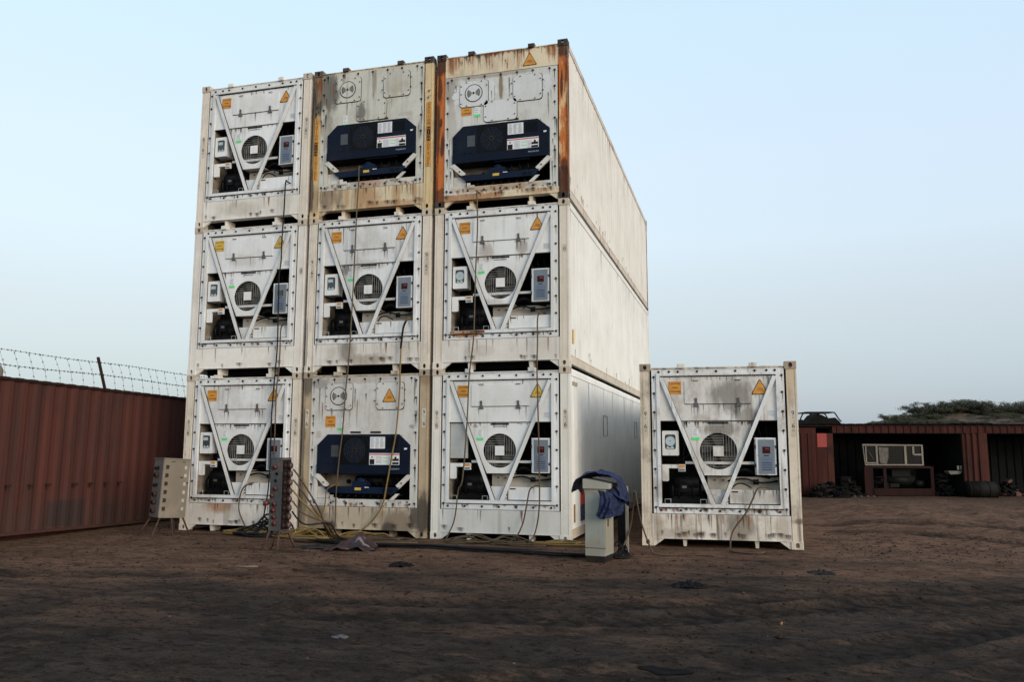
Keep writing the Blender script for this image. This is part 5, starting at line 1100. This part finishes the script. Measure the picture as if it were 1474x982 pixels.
# window frame unit standing on a red steel trestle
PW = paint('peeling_white', (.15, .142, .125), 3, .9, .3); PWG = plain('dusty_pane', (.006, .006, .006), .35, 0, .3, 4)
win = at(empty('window_frame', (0,0,0)), 2.10, .45, .985); tag(win, 'peeling white window frame standing on the red steel trestle in the shed', 'window')
s = MB(); hole = [(.045, .04), (1.89, .04), (1.89, .64), (.0, .64)]
s.plate([(.03, 0), (1.945, 0), (1.945, .68), (-.03, .70)], -.03, .03, [hole]); s.box(.40, .46, -.028, .028, .04, .64); s.box(1.33, 1.40, -.028, .028, .04, .64); s.box(1.60, 1.66, -.026, .026, .33, .62); s.box(1.60, 1.89, -.026, .026, .33, .38); s.build('frame', PW, win)
s = MB(); s.rect(.03, 1.92, .02, .66, .0, .006); s.build('pane', PWG, win)
s = MB(); s.box(.06, .10, -.02, .0, .06, .62); s.box(.06, .40, -.02, .0, .06, .10); s.tube([(.14, -.015, .5), (.34, -.015, .15)], .008, 4); s.build('casement', PW, win)
s = MB(); s.plate([(.52, .08), (.66, .05), (.74, .06), (.80, .25), (.82, .58), (.5, .60)], -.022, -.008); s.build('curtain', plain('dirty_net', (.13, .118, .10), .9, 0, .45, 6), win)
fr = at(empty('steel_trestle', (0,0,0)), 2.0, .2); tag(fr, 'dark red steel trestle under the window frame in the shed', 'trestle')
FRM = redpaint('frame_red', (.020, .0062, .005), 5)
for nm, bx_ in (('leg', (0, .28, 0, .08, 0, .96)), ('leg', (2.14, 2.24, 0, .08, 0, .96)), ('leg', (.62, .72, .02, .08, .25, .93)), ('lower_beam', (.28, 2.14, -.02, .10, .02, .25)), ('top_beam', (.28, 2.14, 0, .08, .90, .97)), ('rear_panel', (.3, 2.1, .9, .95, .25, .9))):
    s = MB(); s.box(*bx_); s.build(nm, FRM if nm != 'rear_panel' else BLK2, fr)
s = MB(); s.tube([(.85, .45, .5), (1.75, .45, .5)], .19, 14); s.box(1.0, 1.6, .25, .65, .62, .85); s.tube([(1.75, .3, .4), (2.0, .3, .4)], .12, 10); s.box(.9, 1.2, .2, .5, .28, .4)
o = at(s.build('engine_block', plain('greasy_engine', (.007, .0075, .007), .6, 0, .5, 8)), 2.0, .2); tag(o, 'greasy engine block inside the red steel trestle', 'engine')
# grey drum in front of the pillar
s = MB(); s.tube([(0, 0, 0), (.0, 0, .02), (0, 0, .5), (0, 0, .52)], .26, 20, radii=[.25, .26, .26, .25]); 
s = MB(); s.tube([(-.44, 0, .26), (.44, 0, .26)], .26, 22, radii=None)
for x in (-.44, -.15, .15, .43): s.tube([(x-.012, 0, .26), (x+.012, 0, .26)], .272, 22)
o = at(s.build('oil_drum', plain('grey_drum', (.013, .012, .011), .7, .0, .5, 4)), 5.44, -.35, -.01); tag(o, 'dark grey drum lying on its side at the foot of the shed pillar', 'drum')
# heaps of scrap
def heap(x, y, rx, ry, h, n, label, seed, mt):
    rr = random.Random(seed); s = MB()
    for i in range(n):
        a = rr.random()*6.28; r_ = rr.random()**.5; px, py = rx*r_*math.cos(a), ry*r_*math.sin(a); pz = h*(1-r_)*rr.uniform(.5, 1.05)
        k = rr.random(); old = s.M
        s.M = Matrix.Translation((px, py, pz)) @ Matrix.Rotation(rr.random()*6, 4, 'Z') @ Matrix.Rotation(rr.uniform(-.9, .9), 4, 'X')
        mi = 0 if rr.random() < .82 else 1
        if k < .4: s.box(-.14*rr.random()-.04, .14*rr.random()+.04, -.09, .08, -.05, .07*rr.random()+.02, mi)
        elif k < .7: s.tube([(-.28*rr.random()-.05, 0, 0), (.25*rr.random()+.05, .02, .05)], .02+.03*rr.random(), 7, mi)
        else:
            R_ = .10+.12*rr.random(); s.tube([(R_*math.cos(q*.524), R_*math.sin(q*.524), 0) for q in range(13)], .035, 7, mi)
        s.M = old
    o = at(s.build('scrap_heap', mt), x, y); tag(o, label, 'scrap heap', 'scrap heaps at the shed'); return o
SCR = [plain('scrap_black', (.0045, .0045, .0045), .7, 0, .5, 6), plain('scrap_brown', (.020, .014, .011), .8, 0, .5, 6)]
heap(.55, -.45, .62, .35, .52, 110, 'low dark scrap heap in front of the shed door', 1, SCR)
heap(1.5, .55, .45, .6, .85, 90, 'taller scrap heap just inside the left bay of the shed', 2, SCR)
heap(4.65, .75, .42, .6, .95, 90, 'scrap heap between the red steel trestle and the shed pillar', 3, SCR)
heap(2.6, .55, .4, .25, .75, 60, 'scrap heap behind the red steel trestle', 9, SCR)
heap(6.9, .9, .6, .5, .55, 70, 'scrap heap on the floor of the right bay', 4, [SCR[0], plain('scrap_rust', (.09, .035, .02), .8)])
s = MB(); s.plate([(0, .12), (.05, .05), (.35, .06), (.42, .12), (.42, .16), (0, .16)], 0, .3); s.box(.27, .42, -.01, .0, .2, .33, 0); s.box(.33, .36, -.014, -.01, .2, .33, 1)
o = at(s.build('sack', [plain('dirty_white_sack', (.15, .14, .125), .9, 0, .4, 5), BLK2]), 4.68, .1, .66); tag(o, 'dirty white sack on the scrap beside the shed pillar', 'sack')
s = MB()
for i in range(4): s.add([(i*.2+.06*a, .05*b_, .03+.04*c_) for a, b_, c_ in ((1,0,0),(0,1,0),(-1,0,0),(0,-1,0),(0,0,1),(0,0,-1))], [(0,1,4),(1,2,4),(2,3,4),(3,0,4),(1,0,5),(2,1,5),(3,2,5),(0,3,5)])
o = at(s.build('stones', plain('pale_stone', (.09, .085, .078), .9)), 1.35, -.55); o['kind'] = 'stuff'; o['label'] = 'pale stones in front of the open bay'; o['category'] = 'stones'
# vehicle roll bar frame on the roof
cage = at(empty('roll_cage', (0,0,0)), .05, .5, TT+.05); tag(cage, 'black vehicle roll cage with torn canvas lying on the shed roof', 'roll cage')
CB = plain('cage_black', (.012, .012, .013), .5)
for y in (0, .9):
    s = MB(); s.tube(smooth_path([(0, y, 0), (.05, y, .16), (.14, y, .34), (.22, y, .385), (.6, y, .39), (1.10, y, .39), (1.20, y, .36), (1.3, y, .2), (1.40, y, .08)], 4), .022, 7); s.build('side_hoop', CB, cage)
for x, z in ((.22, .385), (1.15, .385), (.68, .35)):
    s = MB(); s.tube([(x, 0, z), (x, .9, z)], .02, 6); s.build('cross_tube', CB, cage)
s = MB(); s.plate([(.30, 0), (1.42, 0), (1.36, .10), (1.22, .22), (.98, .20), (.80, .30), (.66, .345), (.56, .30), (.44, .16)], .05, .85); s.plate(circ(.10, .04, .11, 14), .05, .3); s.build('canvas', plain('black_canvas', (.010, .010, .010), .95, 0, .4, 5), cage)

# ------------------------------------------------------------------ hill and shrubs
def to_world(l, d): return Vector((2.764, -13.318, 0))+rt*l+Vector((fw.x, fw.y, 0)).normalized()*d
Dh = 46.0
def crest(l):
    px = 737+l/Dh*1177; pts = [(1000, .2), (1150, .9), (1205, 2.0), (1240, 2.6), (1300, 3.2), (1340, 3.42), (1380, 3.55), (1430, 3.48), (1474, 3.52), (1600, 3.1), (1900, 2.6), (2300, 1.0)]
    for (a, za), (b_, zb) in zip(pts, pts[1:]):
        if a <= px <= b_: k = (px-a)/(b_-a); k = k*k*(3-2*k); return za+(zb-za)*k
    return .2 if px < 1000 else 1.0
def hz(l, d):
    k = (d-33)/(Dh-33) if d < Dh else 1-(d-Dh)/30
    k = max(0, min(1, k)); k = k*k*(3-2*k)
    return crest(l)*k+(.35*mnoise.noise(Vector((l*.35, d*.35, 1)))+.15*mnoise.noise(Vector((l*1.1, d*1.1, 1))))*k-.05
nl, nd = 110, 50; v = []; 
for j in range(nd):
    for i in range(nl):
        l = 8+i*.5; d = 32.5+j*.9; q = to_world(l, d); v.append((q.x, q.y, hz(l, d)))
s = MB(); s.add(v, [(j*nl+i, j*nl+i+1, (j+1)*nl+i+1, (j+1)*nl+i) for j in range(nd-1) for i in range(nl-1)], 0, True)
m, t, b = mat('sandy_slope'); co = t.nodes.new('ShaderNodeTexCoord').outputs['Object']; c = mixc(t, rng(t, noi(t, co, .6, 7), .4, .62), (.125, .080, .050), (.050, .038, .026)); c = mixc(t, rng(t, noi(t, co, 2.5, 6), .5, .65, 0, .7), c, (.045, .046, .028)); t.links.new(c, b.inputs['Base Color']); b.inputs['Roughness'].default_value = .95; bump(t, b, noi(t, co, 5, 6), .8, .1)
o = s.build('hill', m); o['kind'] = 'structure'

def shrub_mesh(seed, col, wisp):
    rr = random.Random(seed); tw = MB(); lf = MB()
    tips = []
    def grow(p, d, L_, r_, lev):
        q = p+d*L_; mid = p.lerp(q, .5)+Vector((rr.uniform(-.05, .05), rr.uniform(-.05, .05), rr.uniform(-.02, .05)))
        tw.tube([p, mid, q], r_, 4, radii=[r_, r_*.8, r_*.6])
        if lev == 0: tips.append((mid, q)); return
        for _ in range(3 if lev > 1 else 4):
            nd_ = (d+Vector((rr.uniform(-1, 1), rr.uniform(-1, 1), rr.uniform(-.35, .55)))*(.75)).normalized(); grow(q, nd_, L_*rr.uniform(.6, .85), r_*.6, lev-1)
    for k in range(5):
        a = k*1.256+rr.random(); grow(Vector((0, 0, 0)), Vector((math.cos(a)*.8, math.sin(a)*.8, rr.uniform(.35, .9))).normalized(), .36, .02, 3)
    rr.shuffle(tips)
    for a_, q in tips[:int(len(tips)*wisp)]:
        for _ in range(13):
            c_ = a_.lerp(q, rr.random()*1.2)+Vector((rr.gauss(0, .07), rr.gauss(0, .07), rr.gauss(0, .05))); e1 = Vector((rr.uniform(-1, 1), rr.uniform(-1, 1), rr.uniform(-.6, .6))).normalized()*rr.uniform(.02, .045); e2 = e1.cross(Vector((rr.uniform(-1, 1), rr.uniform(-1, 1), rr.uniform(-1, 1)))).normalized()*.014
            lf.add([c_-e1, c_+e2, c_+e1, c_-e2], [(0, 1, 2, 3)], rr.choice((0, 0, 1)))
    return tw, lf
LV = [[plain('leaf_dark_%d' % i, c1, .8, 0, .4, 2, 0), plain('leaf_light_%d' % i, c2, .8, 0, .4, 2, 0)] for i, (c1, c2) in enumerate((((.056, .060, .036), (.105, .108, .060)), ((.078, .078, .038), (.150, .145, .068)), ((.062, .055, .038), (.110, .096, .064))))]
TWG = plain('twig_brown', (.05, .038, .028), .9)
KIND = ['dark green', 'yellow-green', 'drab brown']
protos = []
for i in range(3):
    root = empty('shrub', (0, 0, 0)); tw, lf = shrub_mesh(20+i, None, (.95, .9, .6)[i]); a = tw.build('stem', TWG, root); b_ = lf.build('crown', LV[i], root); protos.append((root, a, b_))
rr = random.Random(3); used = [False]*3
spots = []
for px in list(range(1210, 1480, 9)): spots.append((px+rr.uniform(-4, 4), Dh-rr.uniform(-.8, .6), rr.uniform(.55, .85), 1 if px < 1330 else 0))
for px in (1330, 1343, 1352, 1366, 1378, 1392, 1404, 1448, 1460, 1471, 1490, 1510, 1532): spots.append((px, Dh-.3+rr.uniform(-.5, .5), rr.uniform(.95, 1.25) if px < 1410 or px > 1445 else .7, 0))
for px in (1384, 1396, 1399, 1330, 1458, 1466): spots.append((px, Dh+rr.uniform(-.3, .3), rr.uniform(1.25, 1.45), 0))
for i in range(46): spots.append((rr.uniform(1225, 1345), Dh-rr.uniform(.3, 3.4), rr.uniform(.34, .60), rr.choice((1, 1, 0))))
for i in range(130): spots.append((rr.uniform(1225, 1500), Dh-rr.uniform(.4, 3.6), rr.uniform(.20, .48), rr.choice((0, 2, 2, 1))))
spots.sort()
names = {0: 'dark green thorny shrub on the sandy hill behind the shed', 1: 'yellow-green shrub on the hill behind the shed roof', 2: 'drab brown half-bare shrub on the sandy hillside behind the shed'}
for px, d, scl, kd in spots:
    l = (px-737)/1177*d; q = to_world(l, d)
    if not used[kd]: root, used[kd] = protos[kd][0], True
    else:
        root = protos[kd][0].copy(); COL.objects.link(root)
        for ch in protos[kd][1:]:
            c_ = ch.copy(); COL.objects.link(c_); c_.parent = root
    root.location = (q.x, q.y, hz(l, d)-.08); root.scale = (scl*1.1, scl*1.1, scl*.7); root.rotation_euler = (0, 0, rr.random()*6.28)
    tag(root, names[kd], 'shrub', KIND[kd]+' shrubs on the hill')
